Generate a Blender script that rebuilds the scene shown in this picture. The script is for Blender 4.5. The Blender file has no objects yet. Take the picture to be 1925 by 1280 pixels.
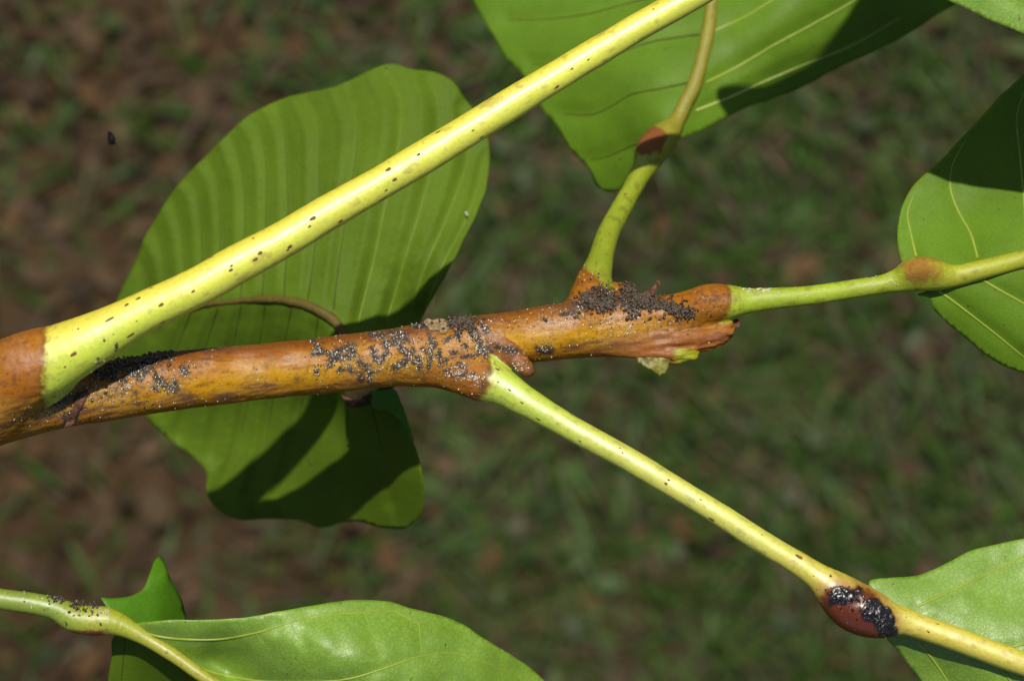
import bpy, math, random
import numpy as np
from mathutils import Vector, Matrix
from mathutils.bvhtree import BVHTree
from mathutils.geometry import delaunay_2d_cdt

random.seed(7)
rng = np.random.default_rng(7)
sc = bpy.context.scene
COL = sc.collection

# ------------------------------------------------------------------ camera, sky, sun, exposure
H = 0.70            # height of the twig above the ground (m)
D = 490.0           # camera to the twig (mm)
cam_d = bpy.data.cameras.new('camera')
cam = bpy.data.objects.new('camera', cam_d)
COL.objects.link(cam)
cam.location = (0, 0, H + D / 1000)
cam.rotation_euler = (0, 0, 0)
cam_d.lens = 60
cam_d.sensor_width = 23.57
cam_d.clip_start = 0.02
cam_d.clip_end = 500
cam_d.dof.use_dof = True
cam_d.dof.focus_distance = D / 1000 - 0.005
cam_d.dof.aperture_fstop = 10
sc.camera = cam

SUN_EL = math.radians(63)
world = bpy.data.worlds.new('World')
sc.world = world
world.use_nodes = True
wn = world.node_tree.nodes
sky = wn.new('ShaderNodeTexSky')
sky.sky_type = 'NISHITA'
sky.sun_disc = False
sky.sun_elevation = SUN_EL
sky.sun_rotation = 0.0
world.node_tree.links.new(sky.outputs[0], wn['Background'].inputs[0])
wn['Background'].inputs[1].default_value = 0.075

sun_d = bpy.data.lights.new('sun', 'SUN')
sun_d.energy = 5.0
sun_d.angle = math.radians(0.8)
sun_d.color = (1.0, 0.955, 0.86)
sun = bpy.data.objects.new('sun', sun_d)
COL.objects.link(sun)
sun_dir = Vector((0.015, math.cos(SUN_EL), math.sin(SUN_EL)))      # towards the sun
sun.rotation_euler = sun_dir.to_track_quat('Z', 'Y').to_euler()
sun.location = (0, 1, 3)

sc.view_settings.view_transform = 'Standard'
sc.view_settings.look = 'None'
sc.view_settings.gamma = 1
sc.view_settings.exposure = 0.12
sc.cycles.max_bounces = 6
sc.cycles.use_denoising = True

# ------------------------------------------------------------------ helpers
def at(px, py, z):
    """a point seen at (px, py) of the photograph, z mm above (towards the lens) the twig's plane -> mm"""
    s = 0.1 * (D - z) / D
    return np.array([(px - 962.5) * s, (640 - py) * s, z], float)

def at_arr(p, z):
    s = 0.1 * (D - z) / D
    return np.stack([(p[:, 0] - 962.5) * s, (640 - p[:, 1]) * s, z], 1)

def to_px(P):
    s = 0.1 * (D - P[:, 2]) / D
    return np.stack([P[:, 0] / s + 962.5, 640 - P[:, 1] / s], 1)

def to_world(P):
    Q = np.asarray(P, float) * 0.001
    Q = Q.copy(); Q[:, 2] += H
    return Q

def _h(ix, iy, iz, seed):
    n = (ix * 374761393 + iy * 668265263 + iz * 2147483647 + seed * 1274126177) & 0xFFFFFFFF
    n = ((n ^ (n >> 13)) * 1274126177) & 0xFFFFFFFF
    n = ((n ^ (n >> 16)) * 2246822519) & 0xFFFFFFFF
    return ((n ^ (n >> 15)) & 0xFFFF) / 65535.0

def noise(P, scale, seed=0, octaves=1):
    """value noise in 0..1, P (n,3) or (n,2)"""
    if P.shape[1] == 2:
        P = np.concatenate([P, np.zeros((len(P), 1))], 1)
    out = np.zeros(len(P)); amp = 1; tot = 0
    Q = P * scale
    for o in range(octaves):
        f = np.floor(Q).astype(np.int64); t = Q - f; t = t * t * (3 - 2 * t)
        v = 0
        for dx in (0, 1):
            for dy in (0, 1):
                for dz in (0, 1):
                    w = (t[:, 0] if dx else 1 - t[:, 0]) * (t[:, 1] if dy else 1 - t[:, 1]) * (t[:, 2] if dz else 1 - t[:, 2])
                    v = v + w * _h(f[:, 0] + dx, f[:, 1] + dy, f[:, 2] + dz, seed + o * 17)
        out += amp * v; tot += amp; amp *= 0.5; Q = Q * 2.03 + 11.7
    return out / tot

def sstep(a, b, x):
    t = np.clip((x - a) / (b - a), 0, 1)
    return t * t * (3 - 2 * t)

def mixc(a, b, t):
    return a + (np.asarray(b) - a) * t[:, None]

def catmull(nodes, step):
    """nodes (n,k); resample smoothly so that points lie about step apart in the first three columns"""
    N = np.asarray(nodes, float)
    ext = np.vstack([2 * N[0] - N[1], N, 2 * N[-1] - N[-2]])
    out = []
    for i in range(len(N) - 1):
        p0, p1, p2, p3 = ext[i], ext[i + 1], ext[i + 2], ext[i + 3]
        m = max(1, int(math.ceil(np.linalg.norm((p2 - p1)[:3]) / step)))
        # centripetal-ish tangents, scaled by neighbouring lengths
        l0 = max(1e-6, np.linalg.norm((p1 - p0)[:3])); l1 = max(1e-6, np.linalg.norm((p2 - p1)[:3])); l2 = max(1e-6, np.linalg.norm((p3 - p2)[:3]))
        t1 = ((p1 - p0) / l0 * l1 + (p2 - p1) / l1 * l0) / (l0 + l1) * l1
        t2 = ((p2 - p1) / l1 * l2 + (p3 - p2) / l2 * l1) / (l1 + l2) * l1
        for j in range(m):
            t = j / m
            out.append((2 * t**3 - 3 * t**2 + 1) * p1 + (t**3 - 2 * t**2 + t) * t1 + (-2 * t**3 + 3 * t**2) * p2 + (t**3 - t**2) * t2)
    out.append(N[-1])
    return np.array(out)

def mesh_np(name, V, F, mat, smooth=True, cols=None, attrs=None, world_space=False):
    """V in mm (twig space); F list/array of tris or quads"""
    me = bpy.data.meshes.new(name)
    W = V if world_space else to_world(V)
    F = np.asarray(F, np.int32)
    k = F.shape[1]
    me.vertices.add(len(W)); me.vertices.foreach_set('co', np.asarray(W, np.float32).ravel())
    me.loops.add(F.size); me.loops.foreach_set('vertex_index', F.ravel())
    me.polygons.add(len(F)); me.polygons.foreach_set('loop_start', np.arange(0, F.size, k, dtype=np.int32))
    me.update(calc_edges=True)
    me.validate()
    if smooth:
        me.polygons.foreach_set('use_smooth', np.ones(len(me.polygons), bool))
    if cols is not None:
        a = me.attributes.new('Col', 'FLOAT_COLOR', 'POINT')
        c4 = np.ones((len(W), 4), np.float32); c4[:, :3] = cols
        a.data.foreach_set('color', c4.ravel())
    for n, v in (attrs or {}).items():
        a = me.attributes.new(n, 'FLOAT', 'POINT')
        a.data.foreach_set('value', np.asarray(v, np.float32))
    if mat is not None:
        me.materials.append(mat)
    return me

def link(name, me, parent=None):
    o = bpy.data.objects.new(name, me)
    COL.objects.link(o)
    if parent is not None:
        o.parent = parent
        o.matrix_parent_inverse = parent_world(parent).inverted()
    return o

def parent_world(o):
    m = o.matrix_basis.copy()
    while o.parent is not None:
        m = o.parent.matrix_basis @ o.matrix_parent_inverse @ m if False else parent_world(o.parent) @ o.matrix_parent_inverse @ m
        return m
    return m

def thing(name, label, cat, loc_mm, group=None):
    o = bpy.data.objects.new(name, None)
    COL.objects.link(o)
    o.empty_display_size = 0.01
    o.location = to_world(np.array([loc_mm]))[0]
    o['label'] = label; o['category'] = cat
    if group: o['group'] = group
    return o

# ------------------------------------------------------------------ materials
def new_mat(name):
    m = bpy.data.materials.new(name); m.use_nodes = True
    nt = m.node_tree
    return m, nt, nt.nodes['Principled BSDF'], nt.nodes['Material Output']

def nd(nt, t, **kw):
    n = nt.nodes.new(t)
    for k, v in kw.items():
        setattr(n, k, v)
    return n

def attr(nt, name):
    return nd(nt, 'ShaderNodeAttribute', attribute_name=name)

def bump(nt, height, dist, strength, normal=None):
    b = nd(nt, 'ShaderNodeBump')
    b.inputs['Distance'].default_value = dist; b.inputs['Strength'].default_value = strength
    nt.links.new(height, b.inputs['Height'])
    if normal is not None: nt.links.new(normal, b.inputs['Normal'])
    return b.outputs[0]

def noise_node(nt, scale, detail=3, rough=0.55, vec=None):
    n = nd(nt, 'ShaderNodeTexNoise')
    n.inputs['Scale'].default_value = scale; n.inputs['Detail'].default_value = detail; n.inputs['Roughness'].default_value = rough
    if vec is not None: nt.links.new(vec, n.inputs['Vector'])
    return n

def mixrgb(nt, fac, a, b, mode='MIX'):
    m = nd(nt, 'ShaderNodeMix', data_type='RGBA', blend_type=mode)
    if isinstance(fac, (int, float)): m.inputs[0].default_value = fac
    else: nt.links.new(fac, m.inputs[0])
    for i, v in ((6, a), (7, b)):
        if isinstance(v, tuple): m.inputs[i].default_value = (*v, 1)
        else: nt.links.new(v, m.inputs[i])
    return m.outputs[2]

def ramp(nt, fac, stops):
    r = nd(nt, 'ShaderNodeValToRGB')
    e = r.color_ramp.elements
    while len(e) < len(stops): e.new(0.5)
    for el, (p, c) in zip(e, stops):
        el.position = p; el.color = (*c, 1) if not isinstance(c, float) else (c, c, c, 1)
    nt.links.new(fac, r.inputs[0])
    return r.outputs[0]

def stem_material():
    m, nt, p, out = new_mat('stem_skin')
    tc = nd(nt, 'ShaderNodeTexCoord')
    c = attr(nt, 'Col'); r = attr(nt, 'rough'); w = attr(nt, 'warts'); gl = attr(nt, 'gloss')
    n1 = noise_node(nt, 1400, 3, 0.6, tc.outputs['Object'])
    n2 = noise_node(nt, 4200, 2, 0.6, tc.outputs['Object'])
    speck = ramp(nt, n1.outputs[0], [(0.28, 0.80), (0.45, 1.0), (0.75, 1.08)])
    nt.links.new(mixrgb(nt, 1.0, c.outputs['Color'], speck, 'MULTIPLY'), p.inputs['Base Color'])
    rr = nd(nt, 'ShaderNodeMath', operation='MULTIPLY_ADD')
    nt.links.new(n1.outputs[0], rr.inputs[0]); rr.inputs[1].default_value = 0.16
    nt.links.new(r.outputs['Fac'], rr.inputs[2])
    nt.links.new(rr.outputs[0], p.inputs['Roughness'])
    h = nd(nt, 'ShaderNodeMath', operation='MULTIPLY')
    nt.links.new(n2.outputs[0], h.inputs[0]); nt.links.new(w.outputs['Fac'], h.inputs[1])
    b1 = bump(nt, h.outputs[0], 0.00028, 0.9)
    b2 = bump(nt, n1.outputs[0], 0.00010, 0.5, b1)
    nt.links.new(b2, p.inputs['Normal'])
    nt.links.new(gl.outputs['Fac'], p.inputs['Specular IOR Level'])
    cw = nd(nt, 'ShaderNodeMath', operation='MULTIPLY_ADD'); nt.links.new(gl.outputs['Fac'], cw.inputs[0]); cw.inputs[1].default_value = 0.6; cw.inputs[2].default_value = -0.2
    nt.links.new(cw.outputs[0], p.inputs['Coat Weight']); p.inputs['Coat Roughness'].default_value = 0.34
    p.inputs['IOR'].default_value = 1.62
    p.inputs['Subsurface Weight'].default_value = 0.12
    p.inputs['Subsurface Radius'].default_value = (1.0, 0.8, 0.2)
    p.inputs['Subsurface Scale'].default_value = 0.0009
    return m

def leaf_material(name, base, line, vein_amt, rough, spec, transl, cell, relief=1.0):
    m, nt, p, out = new_mat(name)
    tc = nd(nt, 'ShaderNodeTexCoord')
    warp = noise_node(nt, 500, 2, 0.5, tc.outputs['Object'])
    off = nd(nt, 'ShaderNodeVectorMath', operation='MULTIPLY_ADD')
    nt.links.new(warp.outputs['Color'], off.inputs[0]); off.inputs[1].default_value = (0.0012, 0.0012, 0.0012)
    nt.links.new(tc.outputs['Object'], off.inputs[2])
    masks = []
    for sc_, w in ((cell, 0.07), (cell * 0.36, 0.035)):
        v = nd(nt, 'ShaderNodeTexVoronoi', feature='DISTANCE_TO_EDGE', voronoi_dimensions='3D')
        v.inputs['Scale'].default_value = sc_
        nt.links.new(off.outputs[0], v.inputs['Vector'])
        masks.append(ramp(nt, v.outputs['Distance'], [(0.0, 1.0), (w, 0.35), (w * 2.2, 0.0)]))
    mx = nd(nt, 'ShaderNodeMath', operation='MAXIMUM')
    nt.links.new(masks[0], mx.inputs[0]); nt.links.new(masks[1], mx.inputs[1])
    big = noise_node(nt, 60, 3, 0.55, tc.outputs['Object'])
    fine = noise_node(nt, 2500, 3, 0.6, tc.outputs['Object'])
    b0 = ramp(nt, big.outputs[0], [(0.3, tuple(x * 0.84 for x in base)), (0.7, tuple(x * 1.14 for x in base))])
    b0 = mixrgb(nt, 1.0, b0, ramp(nt, fine.outputs[0], [(0.3, 0.86), (0.7, 1.12)]), 'MULTIPLY')
    fm = nd(nt, 'ShaderNodeMath', operation='MULTIPLY'); nt.links.new(mx.outputs[0], fm.inputs[0]); fm.inputs[1].default_value = vein_amt
    b1 = mixrgb(nt, fm.outputs[0], b0, line)
    sp = noise_node(nt, 900, 2, 0.5, tc.outputs['Object']); sp2 = noise_node(nt, 90, 2, 0.5, tc.outputs['Object'])
    spm = nd(nt, 'ShaderNodeMath', operation='MULTIPLY')
    nt.links.new(ramp(nt, sp.outputs[0], [(0.69, 0.0), (0.73, 1.0)]), spm.inputs[0]); nt.links.new(ramp(nt, sp2.outputs[0], [(0.5, 0.0), (0.6, 0.8)]), spm.inputs[1])
    b1 = mixrgb(nt, spm.outputs[0], b1, (0.05, 0.035, 0.010))
    tint = attr(nt, 'Col')
    b2 = mixrgb(nt, 1.0, b1, tint.outputs['Color'], 'MULTIPLY')
    nt.links.new(b2, p.inputs['Base Color'])
    rr = nd(nt, 'ShaderNodeMath', operation='MULTIPLY_ADD')
    nt.links.new(big.outputs[0], rr.inputs[0]); rr.inputs[1].default_value = 0.2; rr.inputs[2].default_value = rough - 0.1
    nt.links.new(rr.outputs[0], p.inputs['Roughness'])
    p.inputs['Specular IOR Level'].default_value = spec
    bb = bump(nt, mx.outputs[0], 0.00004 * relief, 0.5)
    bb = bump(nt, fine.outputs[0], 0.00003 * relief, 0.35, bb)
    nt.links.new(bb, p.inputs['Normal'])
    t = nd(nt, 'ShaderNodeBsdfTranslucent')
    nt.links.new(mixrgb(nt, 1.0, b2, (1.25, 1.35, 0.6), 'MULTIPLY'), t.inputs['Color'])
    ms = nd(nt, 'ShaderNodeMixShader'); ms.inputs[0].default_value = transl
    nt.links.new(p.outputs[0], ms.inputs[1]); nt.links.new(t.outputs[0], ms.inputs[2])
    nt.links.new(ms.outputs[0], out.inputs['Surface'])
    return m

def simple_mat(name, a, b, scale, rough, spec=0.5, bdist=0.0001, bstr=0.5):
    m, nt, p, out = new_mat(name)
    tc = nd(nt, 'ShaderNodeTexCoord')
    n = noise_node(nt, scale, 4, 0.6, tc.outputs['Object'])
    nt.links.new(ramp(nt, n.outputs[0], [(0.3, a), (0.7, b)]), p.inputs['Base Color'])
    p.inputs['Roughness'].default_value = rough
    p.inputs['Specular IOR Level'].default_value = spec
    nt.links.new(bump(nt, n.outputs[0], bdist, bstr), p.inputs['Normal'])
    return m

def col_mat(name, rough, spec=0.4, transl=0.0):
    m, nt, p, out = new_mat(name)
    c = attr(nt, 'Col')
    nt.links.new(c.outputs['Color'], p.inputs['Base Color'])
    p.inputs['Roughness'].default_value = rough
    p.inputs['Specular IOR Level'].default_value = spec
    if transl:
        t = nd(nt, 'ShaderNodeBsdfTranslucent'); nt.links.new(c.outputs['Color'], t.inputs['Color'])
        ms = nd(nt, 'ShaderNodeMixShader'); ms.inputs[0].default_value = transl
        nt.links.new(p.outputs[0], ms.inputs[1]); nt.links.new(t.outputs[0], ms.inputs[2])
        nt.links.new(ms.outputs[0], out.inputs['Surface'])
    return m

M_STEM = stem_material()
M_LEAF_BACK = leaf_material('leaf_deep_green', (0.073, 0.124, 0.007), (0.085, 0.124, 0.009), 0.22, 0.62, 0.10, 0.12, 500, 0.3)
M_LEAF_MID = leaf_material('leaf_mid_green', (0.092, 0.175, 0.009), (0.105, 0.175, 0.011), 0.22, 0.55, 0.18, 0.15, 500, 0.4)
M_LEAF_LIGHT = leaf_material('leaf_light_green', (0.165, 0.285, 0.022), (0.095, 0.175, 0.012), 0.55, 0.50, 0.75, 0.15, 1100)
M_LEAF_LOBE = leaf_material('leaf_lobe_green', (0.070, 0.185, 0.006), (0.05, 0.12, 0.005), 0.3, 0.5, 0.25, 0.18, 900, 0.5)
M_VEIN_PALE = simple_mat('vein_pale', (0.17, 0.235, 0.020), (0.24, 0.30, 0.035), 300, 0.45, 0.4)
M_VEIN_CREAM = simple_mat('vein_cream', (0.27, 0.33, 0.06), (0.36, 0.42, 0.10), 300, 0.42, 0.4)
M_VEIN_BROWN = simple_mat('vein_brown', (0.036, 0.050, 0.006), (0.060, 0.078, 0.008), 300, 0.6, 0.15)
M_VEIN_DIM = simple_mat('vein_dim', (0.10, 0.145, 0.012), (0.13, 0.18, 0.015), 300, 0.55, 0.2)
M_VEIN_LEAF = simple_mat('vein_leaf_green', (0.14, 0.25, 0.022), (0.18, 0.30, 0.03), 300, 0.45, 0.4)
M_LENT = simple_mat('lenticel_cork', (0.075, 0.034, 0.012), (0.19, 0.095, 0.035), 2500, 0.7, 0.3, 0.0001, 0.8)
M_DARK = simple_mat('crust_dark', (0.012, 0.008, 0.005), (0.105, 0.074, 0.046), 1500, 0.40, 0.45, 0.0003, 1.0)
M_PALE = simple_mat('grain_pale', (0.22, 0.18, 0.13), (0.80, 0.74, 0.62), 1100, 0.16, 1.0, 0.0001, 0.5)
M_FLAKE = simple_mat('bark_flake_tan', (0.10, 0.062, 0.028), (0.36, 0.25, 0.13), 1300, 0.75, 0.25, 0.0006, 1.0)
M_SCALE = simple_mat('dry_scale_brown', (0.035, 0.014, 0.008), (0.14, 0.055, 0.025), 1400, 0.6, 0.3, 0.0004, 0.9)
M_STIP = simple_mat('stipule_olive', (0.07, 0.05, 0.008), (0.22, 0.21, 0.03), 700, 0.5, 0.4, 0.0003, 0.6)
M_WET = simple_mat('crust_wet_black', (0.003, 0.003, 0.004), (0.012, 0.009, 0.010), 1500, 0.12, 0.5, 0.0001, 0.3)
M_BLACK = simple_mat('fly_black', (0.003, 0.003, 0.003), (0.006, 0.006, 0.006), 4000, 0.6, 0.1)

# ------------------------------------------------------------------ ground: soil, litter, grass
def ground_h(X, Y):
    P = np.stack([X.ravel(), Y.ravel()], 1)
    fade = 1 / (1 + (np.hypot(P[:, 0], P[:, 1]) / 4) ** 2)
    h = (noise(P, 9, 3, 3) - 0.5) * 0.022 + (noise(P, 70, 5, 2) - 0.5) * 0.007 * fade
    return h.reshape(X.shape)

ax = np.arange(-0.62, 0.6201, 0.005)
ext_, s_ = [], 0.62
while s_ < 90:
    s_ *= 1.13; ext_.append(s_)
axis = np.concatenate([-np.array(ext_[::-1]), ax, np.array(ext_)])
GX, GY = np.meshgrid(axis, axis)
GZ = ground_h(GX, GY)
n_ = len(axis)
idx = np.arange(n_ * n_).reshape(n_, n_)
F = np.stack([idx[:-1, :-1].ravel(), idx[:-1, 1:].ravel(), idx[1:, 1:].ravel(), idx[1:, :-1].ravel()], 1)

def green_amount(X, Y):
    """how grassy the ground is: bare brown soil to the west, turf to the east"""
    P = np.stack([X, Y], 1)
    g = sstep(-0.13, 0.12, X + 0.10 * Y * 0 + (noise(P, 8, 21, 3) - 0.5) * 0.22)
    return 0.10 + 0.90 * g

def soil_material():
    m, nt, p, out = new_mat('soil')
    tc = nd(nt, 'ShaderNodeTexCoord')
    o = tc.outputs['Object']
    a = noise_node(nt, 22, 5, 0.6, o); b = noise_node(nt, 120, 4, 0.6, o); c = noise_node(nt, 60, 3, 0.5, o)
    c1 = ramp(nt, a.outputs[0], [(0.30, (0.029, 0.015, 0.006)), (0.5, (0.043, 0.024, 0.011)), (0.72, (0.060, 0.036, 0.018))])
    c2 = ramp(nt, b.outputs[0], [(0.32, 0.65), (0.5, 1.0), (0.72, 1.3)])
    c3 = mixrgb(nt, 1.0, c1, c2, 'MULTIPLY')
    g = attr(nt, 'green')
    gm = nd(nt, 'ShaderNodeMath', operation='MULTIPLY')
    nt.links.new(g.outputs['Fac'], gm.inputs[0]); nt.links.new(ramp(nt, c.outputs[0], [(0.35, 0.1), (0.65, 0.75)]), gm.inputs[1])
    c4 = mixrgb(nt, gm.outputs[0], c3, (0.028, 0.044, 0.004))
    nt.links.new(c4, p.inputs['Base Color'])
    p.inputs['Roughness'].default_value = 0.95
    p.inputs['Specular IOR Level'].default_value = 0.15
    bb = bump(nt, b.outputs[0], 0.006, 0.8)
    nt.links.new(bb, p.inputs['Normal'])
    return m
ga = green_amount(GX.ravel(), GY.ravel())
me = mesh_np('ground', np.stack([GX.ravel(), GY.ravel(), GZ.ravel()], 1), F, soil_material(), attrs={'green': ga}, world_space=True)
ground = link('ground', me)
ground['kind'] = 'structure'

def scatter_xy(n, half_x, half_y):
    return rng.uniform(-half_x, half_x, n), rng.uniform(-half_y, half_y, n)

def blades(n, hx, hy, lmin, lmax, wmin, wmax, keep):
    x, y = scatter_xy(n, hx, hy)
    k = rng.random(n) < keep(x, y)
    x, y = x[k], y[k]; n = len(x)
    z = ground_h(x, y)
    az = rng.uniform(0, 2 * np.pi, n); L = rng.uniform(lmin, lmax, n) ; Wd = rng.uniform(wmin, wmax, n)
    lean = rng.uniform(0.7, 1.4, n)           # rad from vertical at base
    curl = rng.uniform(0.1, 0.9, n)
    dirx, diry = np.cos(az), np.sin(az)
    sx, sy = -diry, dirx
    V = np.zeros((n, 7, 3)); pos = np.stack([x, y, z - 0.002], 1)
    ang = lean.copy()
    for i in range(4):
        w = Wd * (1.0, 0.95, 0.7, 0.0)[i] * 0.5
        if i < 3:
            V[:, 2 * i] = pos + np.stack([sx * w, sy * w, 0 * w], 1)
            V[:, 2 * i + 1] = pos - np.stack([sx * w, sy * w, 0 * w], 1)
        else:
            V[:, 6] = pos
        st = L / 3
        pos = pos + np.stack([dirx * np.sin(ang) * st, diry * np.sin(ang) * st, np.cos(ang) * st], 1)
        ang = np.minimum(ang + curl / 3, 1.75)
    V[:, :, 2] = np.maximum(V[:, :, 2], (ground_h(V[:, :, 0], V[:, :, 1]) + 0.0008))
    b = (np.arange(n) * 7)[:, None]
    tri = np.array([[0, 1, 3], [0, 3, 2], [2, 3, 5], [2, 5, 4], [4, 5, 6]])
    Fc = (b[:, :, None] + tri[None]).reshape(-1, 3)
    hue = rng.random(n); br = 0.88 * np.clip(0.6 + 0.85 * noise(np.stack([x, y], 1), 45, 25, 2), 0.6, 1.5) * rng.uniform(0.8, 1.2, n)
    c = np.where((hue < 0.22)[:, None], np.array([0.070, 0.046, 0.020]), np.where((hue < 0.55)[:, None], np.array([0.042, 0.064, 0.007]), np.where((hue < 0.62)[:, None], np.array([0.045, 0.066, 0.018]), np.array([0.032, 0.078, 0.004]))))
    c = c * br[:, None]
    return V.reshape(-1, 3), Fc, np.repeat(c, 7, 0)

def flat_leaves(n, hx, hy, rmin, rmax, keep, pal, asp=(0.4, 0.9), lift=0.012):
    """little leaves / dry scraps lying about: 8-gon cupped fans"""
    x, y = scatter_xy(n, hx, hy)
    k = rng.random(n) < keep(x, y)
    x, y = x[k], y[k]; n = len(x)
    r = rng.uniform(rmin, rmax, n); a = rng.uniform(*asp, n); az = rng.uniform(0, 6.283, n)
    tx, ty = rng.normal(0, 0.35, n), rng.normal(0, 0.35, n)
    cup = rng.uniform(-0.25, 0.25, n)
    zc = ground_h(x, y) + 0.002 + rng.random(n) * lift
    th = np.arange(8) / 8 * 2 * np.pi
    u = np.cos(th)[None] * r[:, None] * (1 + rng.uniform(-.2, .2, (n, 8))); v = np.sin(th)[None] * (r * a)[:, None] * (1 + rng.uniform(-.2, .2, (n, 8)))
    V = np.zeros((n, 9, 3))
    V[:, 0, 0], V[:, 0, 1], V[:, 0, 2] = x, y, zc
    ca, sa = np.cos(az)[:, None], np.sin(az)[:, None]
    V[:, 1:, 0] = x[:, None] + u * ca - v * sa
    V[:, 1:, 1] = y[:, None] + u * sa + v * ca
    V[:, 1:, 2] = zc[:, None] + u * tx[:, None] + v * ty[:, None] + cup[:, None] * np.abs(v) 
    V[:, :, 2] = np.maximum(V[:, :, 2], ground_h(V[:, :, 0], V[:, :, 1]) + 0.0006)
    b = (np.arange(n) * 9)[:, None]
    tri = np.array([[0, i + 1, (i + 1) % 8 + 1] for i in range(8)])
    Fc = (b[:, :, None] + tri[None]).reshape(-1, 3)
    pal = np.array(pal)
    c = pal[rng.integers(0, len(pal), n)] * rng.uniform(0.6, 1.35, n)[:, None]
    return V.reshape(-1, 3), Fc, np.repeat(c, 9, 0)

M_GRASS = col_mat('grass_blade', 0.6, 0.3, 0.25)
M_LITTER = col_mat('dry_litter', 0.8, 0.2)
Vg, Fg, Cg = blades(52000, 0.50, 0.42, 0.012, 0.045, 0.0015, 0.0035, lambda x, y: green_amount(x, y))
V2, F2, C2 = blades(26000, 1.6, 1.6, 0.015, 0.05, 0.002, 0.004, lambda x, y: green_amount(x, y) * ((abs(x) > .5) | (abs(y) > .42)))
o = link('grass', mesh_np('grass', np.vstack([Vg, V2]), np.vstack([Fg, F2 + len(Vg)]), M_GRASS, cols=np.vstack([Cg, C2]), world_space=True))
o['kind'] = 'stuff'; o['label'] = 'short tangled turf over the dark soil'
Vc, Fc_, Cc = flat_leaves(3800, 0.5, 0.42, 0.003, 0.007, lambda x, y: 0.05 + 0.5 * green_amount(x, y), [(0.030, 0.054, 0.009), (0.034, 0.056, 0.009), (0.042, 0.056, 0.022), (0.044, 0.070, 0.008)], (0.4, 0.8), 0.012)
o = link('ground_cover', mesh_np('ground_cover', Vc, Fc_, M_GRASS, cols=Cc, world_space=True))
o['kind'] = 'stuff'; o['label'] = 'tiny green weeds growing among the turf'
Vl, Fl, Cl = flat_leaves(9500, 0.55, 0.46, 0.002, 0.010, lambda x, y: 1.0 - 0.45 * green_amount(x, y), [(0.052, 0.031, 0.015), (0.075, 0.046, 0.025), (0.038, 0.022, 0.010), (0.026, 0.015, 0.006), (0.064, 0.034, 0.013), (0.044, 0.028, 0.013)], (0.25, 0.8), 0.006)
o = link('leaf_litter', mesh_np('leaf_litter', Vl, Fl, M_LITTER, cols=Cl, world_space=True))
o['kind'] = 'stuff'; o['label'] = 'brown dry scraps scattered over the bare soil'

# ------------------------------------------------------------------ stems: blended chains -> one skin
class Chain:
    def __init__(self, name, nodes, k, step=1.5):
        pts = []
        for (px, py, r, z) in nodes:
            p = at(px, py, z)
            pts.append((*p, r * 0.1 * (D - z) / D))
        A = catmull(pts, step)
        self.name, self.k = name, k
        self.P, self.R = A[:, :3], A[:, 3]
        self.S = np.concatenate([[0], np.cumsum(np.linalg.norm(np.diff(self.P, axis=0), axis=1))])
        self.a, self.b = self.P[:-1], self.P[1:]
        self.lo = np.minimum(self.a, self.b) - np.maximum(self.R[:-1], self.R[1:])[:, None]
        self.hi = np.maximum(self.a, self.b) + np.maximum(self.R[:-1], self.R[1:])[:, None]
    def eval(self, Q, sel=None, want_s=False):
        best = np.full(len(Q), 1e3); s = np.zeros(len(Q))
        for i in (range(len(self.a)) if sel is None else sel):
            a, ab = self.a[i], self.b[i] - self.a[i]
            t = np.clip(((Q - a) @ ab) / (ab @ ab), 0, 1)
            d = np.sqrt(((Q - a - t[:, None] * ab) ** 2).sum(1)) - (self.R[i] + t * (self.R[i + 1] - self.R[i]))
            if want_s:
                m = d < best
                s[m] = self.S[i] + t[m] * (self.S[i + 1] - self.S[i])
            best = np.minimum(best, d)
        return (best, s) if want_s else best
    def s_at(self, px, py):
        """arc length of the chain's point seen nearest to a pixel"""
        q = to_px(self.P)
        return self.S[np.argmin((q[:, 0] - px) ** 2 + (q[:, 1] - py) ** 2)]
    def near(self, lo, hi):
        return [i for i in range(len(self.a)) if np.all(self.hi[i] >= lo) and np.all(self.lo[i] <= hi)]

def smin(a, b, k):
    h = np.maximum(k - np.abs(a - b), 0) / k
    return np.minimum(a, b) - h * h * k * 0.25

def field(Q, chains, sels=None):
    f = None
    for c in chains:
        sel = None if sels is None else sels.get(c.name)
        if sel is not None and not sel: continue
        d = c.eval(Q, sel)
        f = d if f is None else smin(f, d, c.k)
    return np.full(len(Q), 1e3) if f is None else f

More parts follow.
